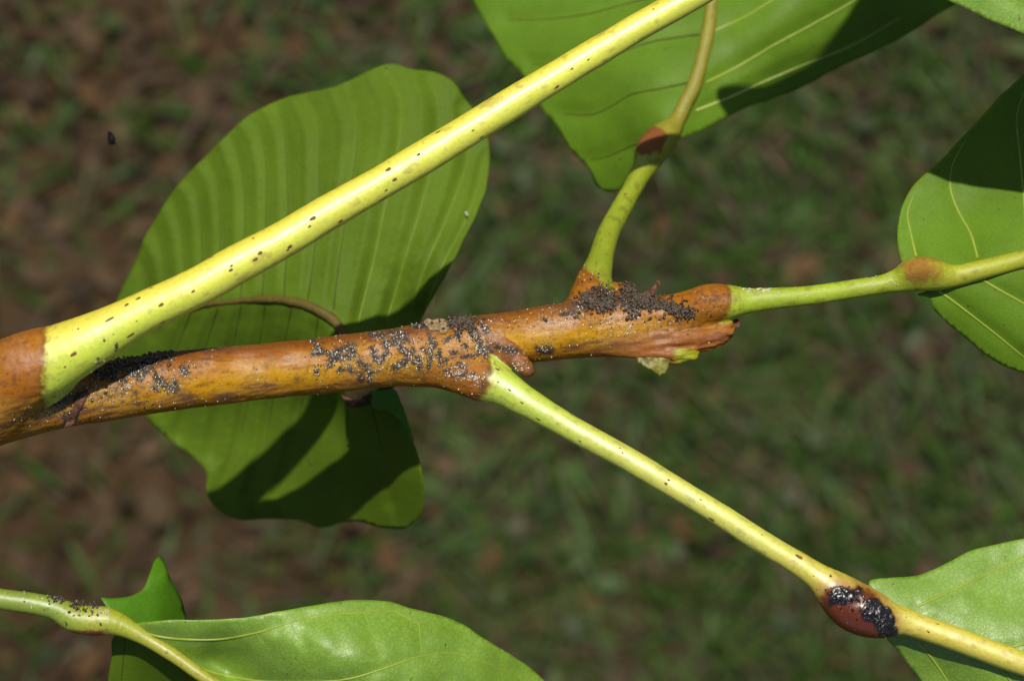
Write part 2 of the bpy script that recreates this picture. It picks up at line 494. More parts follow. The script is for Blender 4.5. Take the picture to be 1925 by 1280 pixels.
def skin(chains, h=0.3, n=32):
    """surface nets over the blocks that the chains cross -> verts (mm), quads"""
    blocks = set()
    for c in chains:
        for p, r in zip(c.P, c.R):
            lo = np.floor((p - r - 1.5) / (h * n)).astype(int); hi = np.floor((p + r + 1.5) / (h * n)).astype(int)
            for i in range(lo[0], hi[0] + 1):
                for j in range(lo[1], hi[1] + 1):
                    for k in range(lo[2], hi[2] + 1):
                        blocks.add((i, j, k))
    ids_all, pos_all, quads_all = [], [], []
    g = np.arange(-1, n + 1)
    I, J, K = np.meshgrid(g, g, g, indexing='ij')
    off = np.array([2000, 2000, 2000])
    def cid(I, J, K): return ((I + off[0]) * 4096 + (J + off[1])) * 4096 + (K + off[2])
    m = n + 2
    for bl in sorted(blocks):
        base = np.array(bl) * n
        lo = (base - 1) * h; hi = (base + n) * h
        sels = {c.name: c.near(lo - 4.0, hi + 4.0) for c in chains}
        if not any(sels.values()): continue
        Q = np.stack([(I + base[0]).ravel(), (J + base[1]).ravel(), (K + base[2]).ravel()], 1) * h
        f = field(Q, chains, sels).reshape(m, m, m)
        ins = f < 0
        if ins.all() or not ins.any(): continue
        # active cells
        acc = np.zeros((m - 1,) * 3 + (3,)); cnt = np.zeros((m - 1,) * 3)
        corner = [(a, b, c) for a in (0, 1) for b in (0, 1) for c in (0, 1)]
        for ca in corner:
            for axx in range(3):
                if ca[axx]: continue
                cb = list(ca); cb[axx] = 1
                fa = f[ca[0]:m - 1 + ca[0], ca[1]:m - 1 + ca[1], ca[2]:m - 1 + ca[2]]
                fb = f[cb[0]:m - 1 + cb[0], cb[1]:m - 1 + cb[1], cb[2]:m - 1 + cb[2]]
                x = (fa < 0) != (fb < 0)
                t = np.where(x, fa / np.where(x, fa - fb, 1), 0)
                for ax2 in range(3):
                    acc[..., ax2] += np.where(x, ca[ax2] + (t if ax2 == axx else 0), 0)
                cnt += x
        act = cnt > 0
        ci, cj, ck = np.nonzero(act)
        pos = acc[act] / cnt[act][:, None] + np.stack([ci, cj, ck], 1) - 1 + base
        ids_all.append(cid(ci - 1 + base[0], cj - 1 + base[1], ck - 1 + base[2])); pos_all.append(pos * h)
        # quads for owned edges: corners 1..n in array index == local 0..n-1
        for axx in range(3):
            sl = [slice(1, n + 1)] * 3
            A = f[tuple(sl)]
            sl2 = list(sl); sl2[axx] = slice(2, n + 2)
            B = f[tuple(sl2)]
            x = (A < 0) != (B < 0)
            e = np.stack(np.nonzero(x), 1) + base
            if not len(e): continue
            flip = (A[x] < 0)
            b_, c_ = (axx + 1) % 3, (axx + 2) % 3
            def cell(db, dc):
                q = e.copy(); q[:, b_] -= db; q[:, c_] -= dc
                return cid(q[:, 0], q[:, 1], q[:, 2])
            q4 = np.stack([cell(1, 1), cell(0, 1), cell(0, 0), cell(1, 0)], 1)
            q4[~flip] = q4[~flip][:, ::-1]
            quads_all.append(q4)
    ids = np.concatenate(ids_all); pos = np.concatenate(pos_all); quads = np.concatenate(quads_all)
    u, first = np.unique(ids, return_index=True)
    V = pos[first]
    Fq = np.searchsorted(u, quads)
    ok = (u[np.clip(Fq, 0, len(u) - 1)] == quads).all(1)
    return V, Fq[ok]

TWIG = Chain('twig', [(-900, 1010, 66, 18), (-500, 905, 65, 14), (-150, 812, 63, 10.5), (0, 772, 61, 9), (100, 750, 58, 7.6), (200, 735, 56, 6), (300, 720, 55.5, 4.4), (400, 708, 54, 2.8), (500, 697.5, 52.5, 1.2),
    (600, 687, 53, 0), (700, 676, 54, 0), (800, 664, 55, 0), (880, 648, 52, 0), (960, 636, 50, 0), (1050, 622, 50, 0), (1130, 611, 47, 0), (1210, 600, 41, 0), (1290, 588, 33, 0)], 3)
RIDGE = Chain('ridge', [(960, 645, 34, -1), (1100, 637, 34, 0), (1200, 636, 30, 0.8), (1280, 637, 26, 1), (1335, 634, 23, 1), (1366, 621, 17, 1)], 1.1)
RIDGE2 = Chain('ridge_low', [(1120, 652, 16, 0), (1200, 661, 14, 1.6), (1250, 663, 15, 2.0), (1272, 668, 13, 2.2), (1300, 662, 10, 2)], 0.7)
SPUR = Chain('spur', [(905, 628, 22, 2.6), (935, 645, 21, 3.6), (962, 667, 19, 4.4), (985, 688, 15.5, 4.8), (992, 695, 13, 4.8)], 0.9)
PET_LOW = Chain('pet_low', [(790, 668, 46, 0.5), (840, 684, 46, 2), (880, 700, 45, 3.2), (908, 711, 44, 4), (945, 729, 35, 5), (985, 753, 29, 6), (1060, 797, 24.5, 7), (1200, 875, 22.5, 9), (1341, 960, 22, 10), (1450, 1029, 22.5, 10),
    (1499, 1058, 23, 10), (1540, 1085, 27, 10), (1572, 1112, 39, 10), (1604, 1138, 47, 10), (1635, 1153, 45, 10), (1668, 1163, 34, 10), (1700, 1167, 26, 10), (1730, 1177, 24, 10), (1820, 1209, 23, 10), (1920, 1246, 22, 10), (2050, 1295, 20, 9), (2250, 1370, 15, 6)], 3)
PET_TOP = Chain('pet_top', [(-150, 838, 58, 9.5), (-70, 790, 64, 11.8), (-10, 740, 70, 14.0), (38, 702, 73, 15.4), (78, 685, 68, 16.4), (112, 670, 60, 17.2), (160, 646, 52, 18), (220, 614, 43, 18.4), (280, 582, 38.5, 18.5), (360, 545, 36.8, 18.4), (444, 498, 36, 17.6), (530, 452, 34.2, 16.8), (615, 401, 33.6, 15.9), (700, 353, 32.2, 15.0), (790, 300, 31.8, 14.0), (880, 245, 30.5, 13.0), (980, 184, 29.6, 11.9),
    (1169, 70, 27.5, 9.8), (1330, -22, 26, 8), (1500, -120, 25, 6), (1750, -262, 24, 3)], 3.5)
PET_UP = Chain('pet_up', [(1108, 600, 46, -2), (1112, 560, 41, -2.5), (1118, 528, 33, -5), (1126, 500, 27, -9), (1134, 468, 22.5, -14), (1143, 440, 21, -18.5), (1164, 400, 19.5, -25), (1187, 358, 19, -31), (1207, 322, 21, -36), (1226, 292, 26, -40), (1241, 268, 28, -42),
    (1255, 250, 23, -43.5), (1264, 239, 19, -44.3), (1271, 229, 16.5, -45), (1287, 198, 15.5, -46.5), (1303, 166, 15, -48), (1320, 110, 13.5, -50.5), (1331, 60, 13, -53), (1339, 0, 12.5, -56), (1346, -80, 12, -60), (1352, -300, 8, -68)], 2.2)
PULV_UP = Chain('pulv_up', [(1213, 286, 19, -37.2), (1224, 271, 22, -39.5), (1248, 256, 20, -42.5)], 2.0)
SHOULDER = Chain('shoulder', [(1160, 575, 30, -3), (1172, 548, 18, -3.5), (1184, 548, 12, -3.5)], 1.6)
PET_RIGHT = Chain('pet_right', [(1240, 596, 32, 0.4), (1290, 583, 34, 1), (1335, 570, 37, 1.5), (1364, 568, 34, 2), (1400, 566, 25, 2), (1450, 562, 20.5, 2), (1550, 552, 19, 1), (1610, 542, 17.5, 0), (1660, 534, 18, 0), (1690, 527, 23, 0), (1722, 519, 29, 0),
    (1748, 518, 29, 0), (1782, 520, 22, 0), (1840, 508, 18.5, 0), (1925, 486, 17, -1), (2050, 452, 15, -3), (2250, 398, 11, -8)], 1.6)
PULV_RIGHT = Chain('pulv_right', [(1708, 508, 17, 2.0), (1730, 503, 20, 2.4), (1755, 506, 17, 2.0), (1770, 512, 12, 1.2)], 2.0)
PET_BACK = Chain('pet_back', [(1000, 632, 24, -3), (900, 650, 22, -10), (800, 674, 22, -18), (720, 712, 25, -25), (684, 734, 27, -29), (668, 742, 24, -30), (660, 715, 18, -31)], 1.5)
RIB_BACK = Chain('rib_back', [(672, 738, 18, -30), (664, 690, 15, -31), (650, 640, 12, -31.5), (632, 606, 10, -32), (600, 584, 9, -33), (560, 569, 8, -35), (520, 563, 7, -37), (480, 563, 6, -40), (430, 568, 5.3, -43), (390, 573, 5.5, -46), (330, 585, 5, -51), (270, 600, 4.2, -57), (220, 615, 3.5, -62)], 1.0)
STALK = Chain('stalk', [(-700, 1010, 22, -6), (-300, 1080, 21, -6), (-100, 1108, 20, -6), (0, 1125, 20, -6), (54, 1133, 20.5, -6), (108, 1145, 22, -6), (140, 1161, 26.5, -6), (170, 1166, 28, -6), (203, 1167, 26, -6), (228, 1175, 21, -6), (250, 1186, 17, -6),
    (270, 1197, 15, -6), (324, 1230, 13.5, -6), (378, 1268, 13, -6), (460, 1320, 12, -7), (600, 1400, 10, -9), (800, 1480, 6, -12)], 2)

BR = [TWIG, RIDGE, RIDGE2, PET_LOW, PET_TOP, PET_UP, PULV_UP, SHOULDER, PET_RIGHT, PULV_RIGHT, SPUR, PET_BACK, RIB_BACK]

def polish(V, F, chains):
    """light smoothing, then pull every vertex back to the blended surface"""
    e = np.concatenate([F[:, [0, 1]], F[:, [1, 2]], F[:, [2, 3]], F[:, [3, 0]]])
    for _ in range(2):
        s = np.zeros_like(V); c = np.zeros(len(V))
        np.add.at(s, e[:, 0], V[e[:, 1]]); np.add.at(c, e[:, 0], 1)
        np.add.at(s, e[:, 1], V[e[:, 0]]); np.add.at(c, e[:, 1], 1)
        V = 0.5 * V + 0.5 * s / np.maximum(c, 1)[:, None]
    cell = np.floor(V / 12).astype(int)
    key = (cell[:, 0] + 500) * 1000000 + (cell[:, 1] + 500) * 1000 + cell[:, 2] + 500
    out = V.copy(); Nn = np.zeros_like(V)
    for kk in np.unique(key):
        m = key == kk
        Q = V[m]
        lo, hi = Q.min(0) - 5, Q.max(0) + 5
        sels = {c.name: c.near(lo, hi) for c in chains}
        for it in range(1):
            f = field(Q, chains, sels)
            G = np.stack([field(Q + d, chains, sels) - field(Q - d, chains, sels) for d in np.eye(3) * 0.05], 1) / 0.1
            G /= np.maximum(np.linalg.norm(G, axis=1), 0.3)[:, None]
            Q = Q - G * np.clip(f, -0.3, 0.3)[:, None]
        out[m] = Q; Nn[m] = G
    for _ in range(4):
        for W in (out, Nn):
            s = np.zeros_like(W); c = np.zeros(len(W))
            np.add.at(s, e[:, 0], W[e[:, 1]]); np.add.at(c, e[:, 0], 1)
            np.add.at(s, e[:, 1], W[e[:, 0]]); np.add.at(c, e[:, 1], 1)
            W[:] = 0.5 * W + 0.5 * s / np.maximum(c, 1)[:, None]
    Nn /= np.maximum(np.linalg.norm(Nn, axis=1), 1e-6)[:, None]
    return out, Nn

Vb, Fb = skin(BR)
Vb, Nb = polish(Vb, Fb, BR)
Vs, Fs = skin([STALK])
Vs, Ns = polish(Vs, Fs, [STALK])

def dist_poly(Q, poly):
    best = np.full(len(Q), 1e9)
    for a, b in zip(poly[:-1], poly[1:]):
        ab = b - a
        t = np.clip(((Q - a) @ ab) / max(ab @ ab, 1e-9), 0, 1)
        best = np.minimum(best, np.hypot(*(Q - a - t[:, None] * ab).T))
    return best

# ---- where crumbs and crusts cling (picture points on the bark)
CLUSTERS = []
def crumbs(*a, **k): CLUSTERS.append((a, k))
# crusts by the upper petiole's base
crumbs([(170, 720), (230, 700), (300, 685)], 22, 70, 130)
crumbs([(175, 745), (250, 735)], 20, 40, 70)
crumbs([(185, 700), (205, 690), (235, 684), (300, 668), (320, 664)], 9, 230, 25, (0.2, 0.45), pile=0.28)
crumbs([(292, 712), (305, 722), (330, 730)], 9, 45, 40)
crumbs([(250, 700), (280, 690)], 14, 40, 50)
crumbs([(340, 690), (350, 700)], 8, 16, 22); crumbs([(355, 705)], 5, 6, 8)
crumbs([(280, 663), (430, 652)], 6, 40, 40, pile=0.3)
crumbs([(100, 760), (160, 740)], 14, 60, 25); crumbs([(125, 790), (150, 760)], 7, 60, 14, (0.12, .28))
crumbs([(20, 785), (110, 775)], 10, 14, 26)
crumbs([(490, 705), (480, 710)], 6, 8, 12); crumbs([(180, 770), (450, 745)], 14, 6, 26, rp=(.07, .13))
# middle crusts
crumbs([(588, 640), (600, 652), (590, 665), (612, 660), (630, 670)], 6, 90, 70)
crumbs([(630, 662), (660, 650), (664, 668), (640, 672)], 8, 110, 80)
crumbs([(700, 628), (720, 632)], 8, 55, 22); crumbs([(735, 625), (760, 628), (752, 640), (724, 648)], 8, 90, 50)
crumbs([(700, 655), (706, 675), (716, 680), (728, 660), (724, 645)], 6, 70, 60)
crumbs([(750, 640), (754, 660), (768, 662), (766, 676)], 5, 60, 45)
crumbs([(786, 672), (790, 690)], 6, 40, 20); crumbs([(808, 632), (812, 650), (810, 672), (806, 690)], 6, 70, 65)
crumbs([(676, 682), (690, 690), (695, 700)], 7, 22, 24); crumbs([(656, 690), (660, 697)], 6, 14, 10)
crumbs([(745, 690), (760, 680)], 9, 20, 26); crumbs([(720, 690), (690, 700)], 7, 10, 16)
crumbs([(775, 612), (800, 612)], 7, 60, 30, pile=.4)
crumbs([(850, 606), (880, 606), (884, 614)], 7, 260, 45, (0.15, 0.36), pile=0.5)
crumbs([(858, 625), (862, 635)], 6, 40, 24); crumbs([(888, 622), (900, 640), (906, 655), (905, 662)], 8, 130, 110)
crumbs([(900, 660), (920, 658)], 8, 60, 40); crumbs([(905, 610), (915, 620)], 7, 30, 25)
crumbs([(862, 685), (872, 688)], 6, 30, 30); crumbs([(838, 698), (860, 705), (885, 706), (905, 720)], 9, 24, 120, rp=(.08, .17))
crumbs([(868, 672), (895, 668)], 4, 45, 10)
crumbs([(930, 650), (970, 662)], 6, 50, 30); crumbs([(965, 680), (990, 692)], 9, 5, 55, rp=(.08, .15))
crumbs([(1010, 655), (1035, 660)], 8, 25, 24); crumbs([(940, 605), (1060, 600)], 22, 20, 60, rp=(.06, .14))
crumbs([(600, 690), (900, 690)], 28, 20, 60, rp=(.06, .12)); crumbs([(590, 640), (780, 630)], 15, 20, 40, rp=(.06, .12))
for q in range(46):
    x_ = rng.uniform(585, 905); y_ = np.interp(x_, [600, 800, 900], [687, 664, 645]) + rng.normal(-8, 20)
    a_ = rng.uniform(0, 6.28); l_ = rng.uniform(2, 12)
    crumbs([(x_, y_), (x_ + l_ * math.cos(a_), y_ + l_ * math.sin(a_))], rng.uniform(3, 7), int(rng.uniform(3, 26)), int(rng.uniform(2, 14)))
for q in range(26):
    x_ = rng.uniform(170, 360); y_ = np.interp(x_, [170, 360], [738, 708]) + rng.normal(-12, 18)
    crumbs([(x_, y_), (x_ + rng.normal(0, 8), y_ + rng.normal(0, 5))], rng.uniform(3, 8), int(rng.uniform(3, 22)), int(rng.uniform(3, 16)))
# crust between the two right-hand petioles
crumbs([(1098, 558), (1110, 568), (1130, 572), (1150, 574)], 8, 260, 60, (0.16, 0.4), pile=0.45)
crumbs([(1122, 545), (1140, 550), (1150, 565)], 9, 160, 40, pile=0.4); crumbs([(1082, 572), (1095, 578)], 6, 45, 24)
crumbs([(1055, 592), (1080, 588)], 4, 70, 8); crumbs([(1165, 560), (1180, 575), (1195, 590)], 8, 130, 50)
crumbs([(1180, 545), (1200, 552), (1215, 560), (1190, 570)], 10, 420, 60, (0.14, 0.36), pile=0.6)
crumbs([(1210, 572), (1250, 574), (1280, 582), (1298, 592)], 7, 260, 50, (0.16, 0.36), pile=0.4)
crumbs([(1060, 600), (1300, 600)], 14, 25, 110, rp=(.06, .15)); crumbs([(1000, 610), (1060, 580)], 16, 12, 60, rp=(.06, .13))
crumbs([(1080, 640), (1200, 630)], 18, 8, 34, rp=(.06, .15)); crumbs([(1320, 565), (1350, 560)], 22, 20, 30, (.06, .12), (.05, .1))
crumbs([(1178, 620), (1186, 616)], 3, 0, 7, rp=(.15, .24)); crumbs([(1400, 545), (1450, 543)], 6, 0, 60, rp=(.08, .18))
crumbs([(1430, 560), (1560, 545)], 14, 0, 26, rp=(.06, .12)); crumbs([(1610, 535), (1690, 520)], 12, 0, 40, rp=(.08, .15))
crumbs([(1110, 510), (1095, 515)], 10, 0, 14, rp=(.07, .13))

# ---- colours of the stem skin
def own(V, chains):
    ds, ss = [], []
    for c in chains:
        d, s = c.eval(V, None, True)
        ds.append(d); ss.append(s)
    return np.array(ds), np.array(ss)
dB, sB = own(Vb, BR)
iB = dB.argmin(0)
NAME = {c.name: i for i, c in enumerate(BR)}
pxB = to_px(Vb)

def past(px, p0, dr, curve):
    """signed distance (px) beyond a collar line drawn across a stalk; curve bows it"""
    dr = np.array(dr, float); dr /= np.linalg.norm(dr)
    q = px - np.array(p0)
    return q @ dr - curve * (q @ np.array([-dr[1], dr[0]])) ** 2

wob = (noise(Vb, 0.45, 40, 5) - 0.5) * 16 + (noise(Vb, 3.1, 41, 2) - 0.5) * 5
green = np.zeros(len(Vb))
gsd = np.full(len(Vb), -1e3)
for nm, p0, dr, cv, rad in (('pet_low', (925, 707), (1, 0.12), -0.007, 1e9), ('pet_top', (85, 690), (1, 0.0), 0.0006, 1e9), ('pet_up', (1119, 520), (0.6, -0.8), 0.0, 1e9), ('pet_right', (1376, 569), (0.97, 0.15), -0.009, 1e9)):
    i = NAME[nm]
    sd = past(pxB, p0, dr, cv) + wob
    # only where this petiole's own surface is
    mine = dB[i] - np.min(np.delete(dB, [i], 0), 0)
    near = (iB == i) | ((nm == 'pet_up') & (iB == NAME['pulv_up'])) | ((nm == 'pet_right') & (iB == NAME['pulv_right']))
    gsd = np.where(near, sd, gsd)
green = sstep(-8, 8, gsd + (noise(Vb, 1.1, 42, 3) - 0.5) * 12)
ss_ = sB
def seg(nm, a, b=None):
    """mask of the skin that belongs to a chain between two seen points"""
    c = BR[NAME[nm]]
    s = sB[NAME[nm]]
    m = (iB == NAME[nm]) & (s > c.s_at(*a))
    if b is not None: m &= s <= c.s_at(*b)
    return m

# brown bark: tan-yellow streaks along the twig
tw = np.stack([Vb[:, 0] * 0.10 + Vb[:, 1] * 0.01, Vb[:, 1] * 0.55 - Vb[:, 0] * 0.06, Vb[:, 2] * 0.55], 1)
st = noise(tw, 1.0, 50, 3); st2 = noise(tw * 2.6, 1.0, 51, 3); bl = noise(Vb, 0.33, 52, 3)
C_or = np.array([0.275, 0.095, 0.004]); C_ye = np.array([0.38, 0.190, 0.005]); C_re = np.array([0.130, 0.036, 0.007]); C_tan = np.array([0.30, 0.150, 0.024])
tdist = (pxB[:, 1] - np.interp(pxB[:, 0], [0, 200, 600, 800, 1000, 1300], [772, 735, 687, 664, 628, 600]))      # across the twig
col = np.tile(C_or, (len(Vb), 1))
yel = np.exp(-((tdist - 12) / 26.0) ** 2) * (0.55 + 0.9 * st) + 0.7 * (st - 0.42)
yel *= 1 - 0.45 * sstep(1050, 1250, pxB[:, 0])
col = mixc(col, C_ye, np.clip(yel, 0, 1))
col = mixc(col, C_re, np.clip(sstep(0.56, 0.76, st2) * 0.6 + 0.5 * sstep(1180, 1330, pxB[:, 0]) * sstep(605, 640, pxB[:, 1]), 0, 0.9))
col = mixc(col, C_tan, np.clip(sstep(0.55, 0.75, bl) * 0.40, 0, 1))
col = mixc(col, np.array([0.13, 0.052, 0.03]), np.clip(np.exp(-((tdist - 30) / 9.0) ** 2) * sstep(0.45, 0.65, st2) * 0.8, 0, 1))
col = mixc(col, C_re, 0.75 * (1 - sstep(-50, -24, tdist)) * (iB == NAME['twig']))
# redder, freckled collars
coll = np.clip(1 - np.abs(gsd + 55) / 60, 0, 1)
col = mixc(col, np.array([0.25, 0.088, 0.012]), coll * 0.8 * (0.6 + 0.6 * bl))
fr = sstep(0.66, 0.78, noise(Vb, 2.4, 61, 2))
col = mixc(col, np.array([0.085, 0.028, 0.012]), fr * 0.55)
dkr = np.exp(-((gsd + 4) / 7.0) ** 2) * (gsd > -900)
col = mixc(col, np.array([0.10, 0.034, 0.012]), dkr * 0.6)
# spur, lower ridges
m = (iB == NAME['spur']); col[m] = mixc(col[m], np.array([0.19, 0.068, 0.022]), np.full(m.sum(), 0.85))
m = np.isin(iB, [NAME['ridge'], NAME['ridge_low']]); col[m] = mixc(col[m], np.array([0.205, 0.068, 0.020]), np.full(m.sum(), 0.55) * sstep(1080, 1220, pxB[m, 0]))
m = (iB == NAME['ridge_low']); t = m * sstep(1262, 1275, pxB[:, 0] + wob); col = mixc(col, np.array([0.24, 0.24, 0.006]), t)
m = (iB == NAME['ridge']); t = m * sstep(646, 654, pxB[:, 1] + wob * 0.6) * sstep(1335, 1350, pxB[:, 0]); col = mixc(col, np.array([0.13, 0.17, 0.01]), t * 0.8)

# green petioles
G_top = np.array([0.56, 0.57, 0.035]); G_low = np.array([0.45, 0.44, 0.050]); G_up = np.array([0.20, 0.245, 0.008]); G_right = np.array([0.25, 0.32, 0.010])  # upper petiole's brightness from a near flash is put into its colour
pc = np.zeros_like(Vb)
for nm, g in (('pet_low', G_low), ('pet_top', G_top), ('pet_up', G_up), ('pet_right', G_right), ('pulv_up', G_up), ('pulv_right', G_right)):
    pc[iB == NAME[nm]] = g
pn = noise(Vb, 0.12, 70, 3); pf = noise(Vb, 0.9, 71, 3)
pc *= (0.86 + 0.28 * pn)[:, None]
# yellower on the upper side of the long petioles, limier by the base and underneath
mt = (iB == NAME['pet_top'])
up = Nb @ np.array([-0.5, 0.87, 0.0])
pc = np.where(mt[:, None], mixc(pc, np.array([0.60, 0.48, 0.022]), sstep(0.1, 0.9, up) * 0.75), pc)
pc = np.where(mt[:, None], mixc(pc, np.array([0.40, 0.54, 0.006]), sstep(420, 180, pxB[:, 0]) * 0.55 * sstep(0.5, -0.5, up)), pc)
ml = (iB == NAME['pet_low'])
upl = Nb @ np.array([0.5, 0.87, 0.0])
pc = np.where(ml[:, None], mixc(pc, np.array([0.33, 0.44, 0.008]), sstep(1250, 940, pxB[:, 0]) * 0.8), pc)
pc = np.where(ml[:, None], mixc(pc, np.array([0.46, 0.37, 0.014]), sstep(1400, 1560, pxB[:, 0]) * 0.75), pc)
mr = np.isin(iB, [NAME['pet_right'], NAME['pulv_right']])
pc = np.where(mr[:, None], mixc(pc, np.array([0.28, 0.27, 0.010]), sstep(1600, 1800, pxB[:, 0]) * 0.7), pc)
mu = np.isin(iB, [NAME['pet_up'], NAME['pulv_up']])
pc = np.where(mu[:, None], mixc(pc, np.array([0.19, 0.150, 0.008]), sstep(300, 230, pxB[:, 1]) * 0.8), pc)
pc = mixc(pc, np.array([0.20, 0.11, 0.015]), sstep(40, 0, gsd) * (gsd > -500) * sstep(0.52, 0.68, noise(Vb, 1.3, 43, 3)) * 0.6)
# fine fibres along every stalk, and flecks
for nm in ('pet_low', 'pet_top', 'pet_up', 'pet_right'):
    c_ = BR[NAME[nm]]; m_ = iB == NAME[nm]
    k_ = np.clip(np.searchsorted(c_.S, sB[NAME[nm]][m_]) - 1, 0, len(c_.a) - 1)
    rel = Vb[m_] - c_.P[k_]; tg = (c_.b - c_.a)[k_]; tg = tg / np.linalg.norm(tg, axis=1)[:, None]
    rel = rel - tg * (rel * tg).sum(1)[:, None]
    f_ = noise(np.stack([sB[NAME[nm]][m_] * 0.07, rel[:, 0] * 1.6 + rel[:, 1] * 1.6, rel[:, 2] * 1.6], 1), 1.0, 72, 3)
    pc[m_] *= (0.86 + 0.28 * f_)[:, None]
    pc[m_] = mixc(pc[m_], pc[m_] * np.array([0.55, 0.42, 0.5]), sstep(0.66, 0.76, noise(np.stack([sB[NAME[nm]][m_] * 0.5, rel[:, 0] * 1.3 + rel[:, 1] * 1.3, rel[:, 2] * 1.3], 1), 1.0, 73, 2)) * 0.5)
pc = mixc(pc, pc * 0.6 + np.array([0.03, 0.012, 0]), sstep(0.70, 0.80, pf) * 0.35)
col = mixc(col, np.array([1.0, 1, 1]), np.zeros(len(col)))
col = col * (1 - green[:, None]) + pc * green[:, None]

rough = 0.34 + 0.10 * noise(Vb, 0.8, 80, 2)
rough = np.where(green > 0.5, 0.46 + 0.05 * pn, rough)
warts = 0.30 * (1 - green) + 0.04
# pulvini
# big dark swelling on the lower petiole
q = pxB - np.array([1618, 1148]); axd = np.array([0.83, 0.56]); u_ = q @ axd; v_ = q @ np.array([-0.56, 0.83])
wv = (noise(Vb, 0.5, 90, 3) - 0.5)
sw = sstep(1.12, 0.92, np.sqrt((u_ / 74) ** 2 + ((v_ - 12) / 50) ** 2) + wv * 0.35) * ml
col = mixc(col, np.array([0.27, 0.12, 0.006]), np.clip(sstep(1.5, 1.0, np.sqrt((u_ / 74) ** 2 + ((v_ - 10) / 50) ** 2) + wv * 0.3) * 0.8, 0, 1) * ml)
col = mixc(col, np.array([0.10, 0.018, 0.0015]), sw)
bk = np.maximum(sstep(1.1, 0.75, np.sqrt(((pxB[:, 0] - 1592) / 36) ** 2 + ((pxB[:, 1] - 1121) / 20) ** 2) + wv * 1.3),
                sstep(1.1, 0.75, np.sqrt((((pxB[:, 0] - 1652) * 0.75 + (pxB[:, 1] - 1158) * 0.66) / 42) ** 2 + ((-(pxB[:, 0] - 1652) * 0.66 + (pxB[:, 1] - 1158) * 0.75) / 26) ** 2) + wv * 1.3)) * ml * sstep(0.1, 0.6, sw + 0.25)
col = mixc(col, np.array([0.006, 0.005, 0.006]), np.clip(bk, 0, 1))
rough = rough * (1 - sw) + 0.24 * sw; rough = rough * (1 - bk) + 0.12 * bk
warts = warts * (1 - sw) + 0.12 * sw; warts = np.maximum(warts, bk * 0.3)
# small brown swellings
e = sstep(1.25, 0.6, np.sqrt(((pxB[:, 0] - 1735) / 40) ** 2 + ((pxB[:, 1] - 505) / 27) ** 2) + wv * 1.1) * mr
e_all = e.copy(); col = mixc(col, np.array([0.23, 0.075, 0.012]), e * (0.65 + 0.35 * noise(Vb, 1.2, 98, 2))); warts = np.maximum(warts, e * 0.8); rough = rough + e * 0.25
e = sstep(1.15, 0.8, np.sqrt(((pxB[:, 0] - 1222) / 34) ** 2 + ((pxB[:, 1] - 264) / 24) ** 2) + wv * 1.1) * mu
e_all = np.maximum(e_all, e); col = mixc(col, np.array([0.17, 0.052, 0.008]), e); warts = np.maximum(warts, e * 0.6); rough = rough + e * 0.15
# the leaf behind: browned rib and dark pulvinus
m = (iB == NAME['rib_back']); col[m] = np.array([0.088, 0.064, 0.010]); rough[m] = 0.5
m = (iB == NAME['pet_back']); col[m] = np.array([0.035, 0.028, 0.012])
# grimy underside and crotches
gr = sstep(0.60, 0.72, noise(Vb, 0.55, 95, 4)) * (1 - green) * sstep(60, 200, 1300 - pxB[:, 0]) * 0.35
col = mixc(col, np.array([0.045, 0.03, 0.02]), gr)

# grime stains the bark under the crumbs
stain = np.zeros(len(Vb)); stw = 0.5 + 0.9 * noise(Vb, 0.7, 96, 3)
front = Nb[:, 2] > -0.3
for (poly, width, nd_, np_, *_r), _k in CLUSTERS:
    if nd_ < 12: continue
    P_ = np.array(poly, float)
    if len(P_) == 1: P_ = np.vstack([P_, P_ + 0.5])
    d_ = dist_poly(pxB, P_)
    L_ = np.hypot(*np.diff(P_, axis=0).T).sum() + width
    stain = np.maximum(stain, np.exp(-(d_ / (width * stw)) ** 2) * min(1, nd_ / (L_ * width) * 14) * front)
stain *= 1 - green
stn = np.clip(stain * 1.5 + (noise(Vb, 2.2, 97, 3) - 0.55) * 2.2 * (stain > 0.05), 0, 1)
col = mixc(col, np.array([0.042, 0.030, 0.022]), stn * 0.95)
warts = np.maximum(warts, stn * 1.0)
# relief of the bark
disp = ((noise(Vb, 1.1, 30, 3) - 0.5) * 0.16 + (noise(tw * 1.6, 1.0, 31, 2) - 0.5) * 0.24) * (1 - green) + (noise(Vb, 0.12, 33, 2) - 0.5) * 0.32 + (noise(Vb, 0.5, 35, 2) - 0.5) * 0.10
disp += (np.isin(iB, [NAME['ridge'], NAME['ridge_low']]) * sstep(1150, 1290, pxB[:, 0])) * ((noise(tw * 2.4, 1.0, 36, 3) - 0.5) * 1.3 + (noise(Vb, 0.35, 38, 2) - 0.5) * 0.9)
disp += np.where(np.isin(iB, [NAME['spur']]), (noise(Vb, 0.9, 37, 3) - 0.5) * 0.8, 0)
disp += bk * (noise(Vb, 1.5, 34, 2) - 0.35) * 0.75
Vd = Vb + Nb * disp[:, None]
Vbvh = BVHTree.FromPolygons([Vector(v) for v in Vd], [tuple(f) for f in Fb])

branch = thing('leafy_branch', 'orange-brown twig with long yellow-green petioles and broad green leaves', 'branch', at(0, 772, 0))

def sub_mesh(name, facemask, parent, V=Vd, F=Fb, cols=None, rg=None, wt=None, gl=None, label=None, mat=None):
    Fm = F[facemask]
    used, inv = np.unique(Fm, return_inverse=True)
    me = mesh_np(name, V[used], inv.reshape(-1, 4), mat or M_STEM, cols=cols[used], attrs={'rough': rg[used], 'warts': wt[used], 'gloss': gl[used]})
    o = link(name, me, parent)
    if label: o['label'] = label
    return o

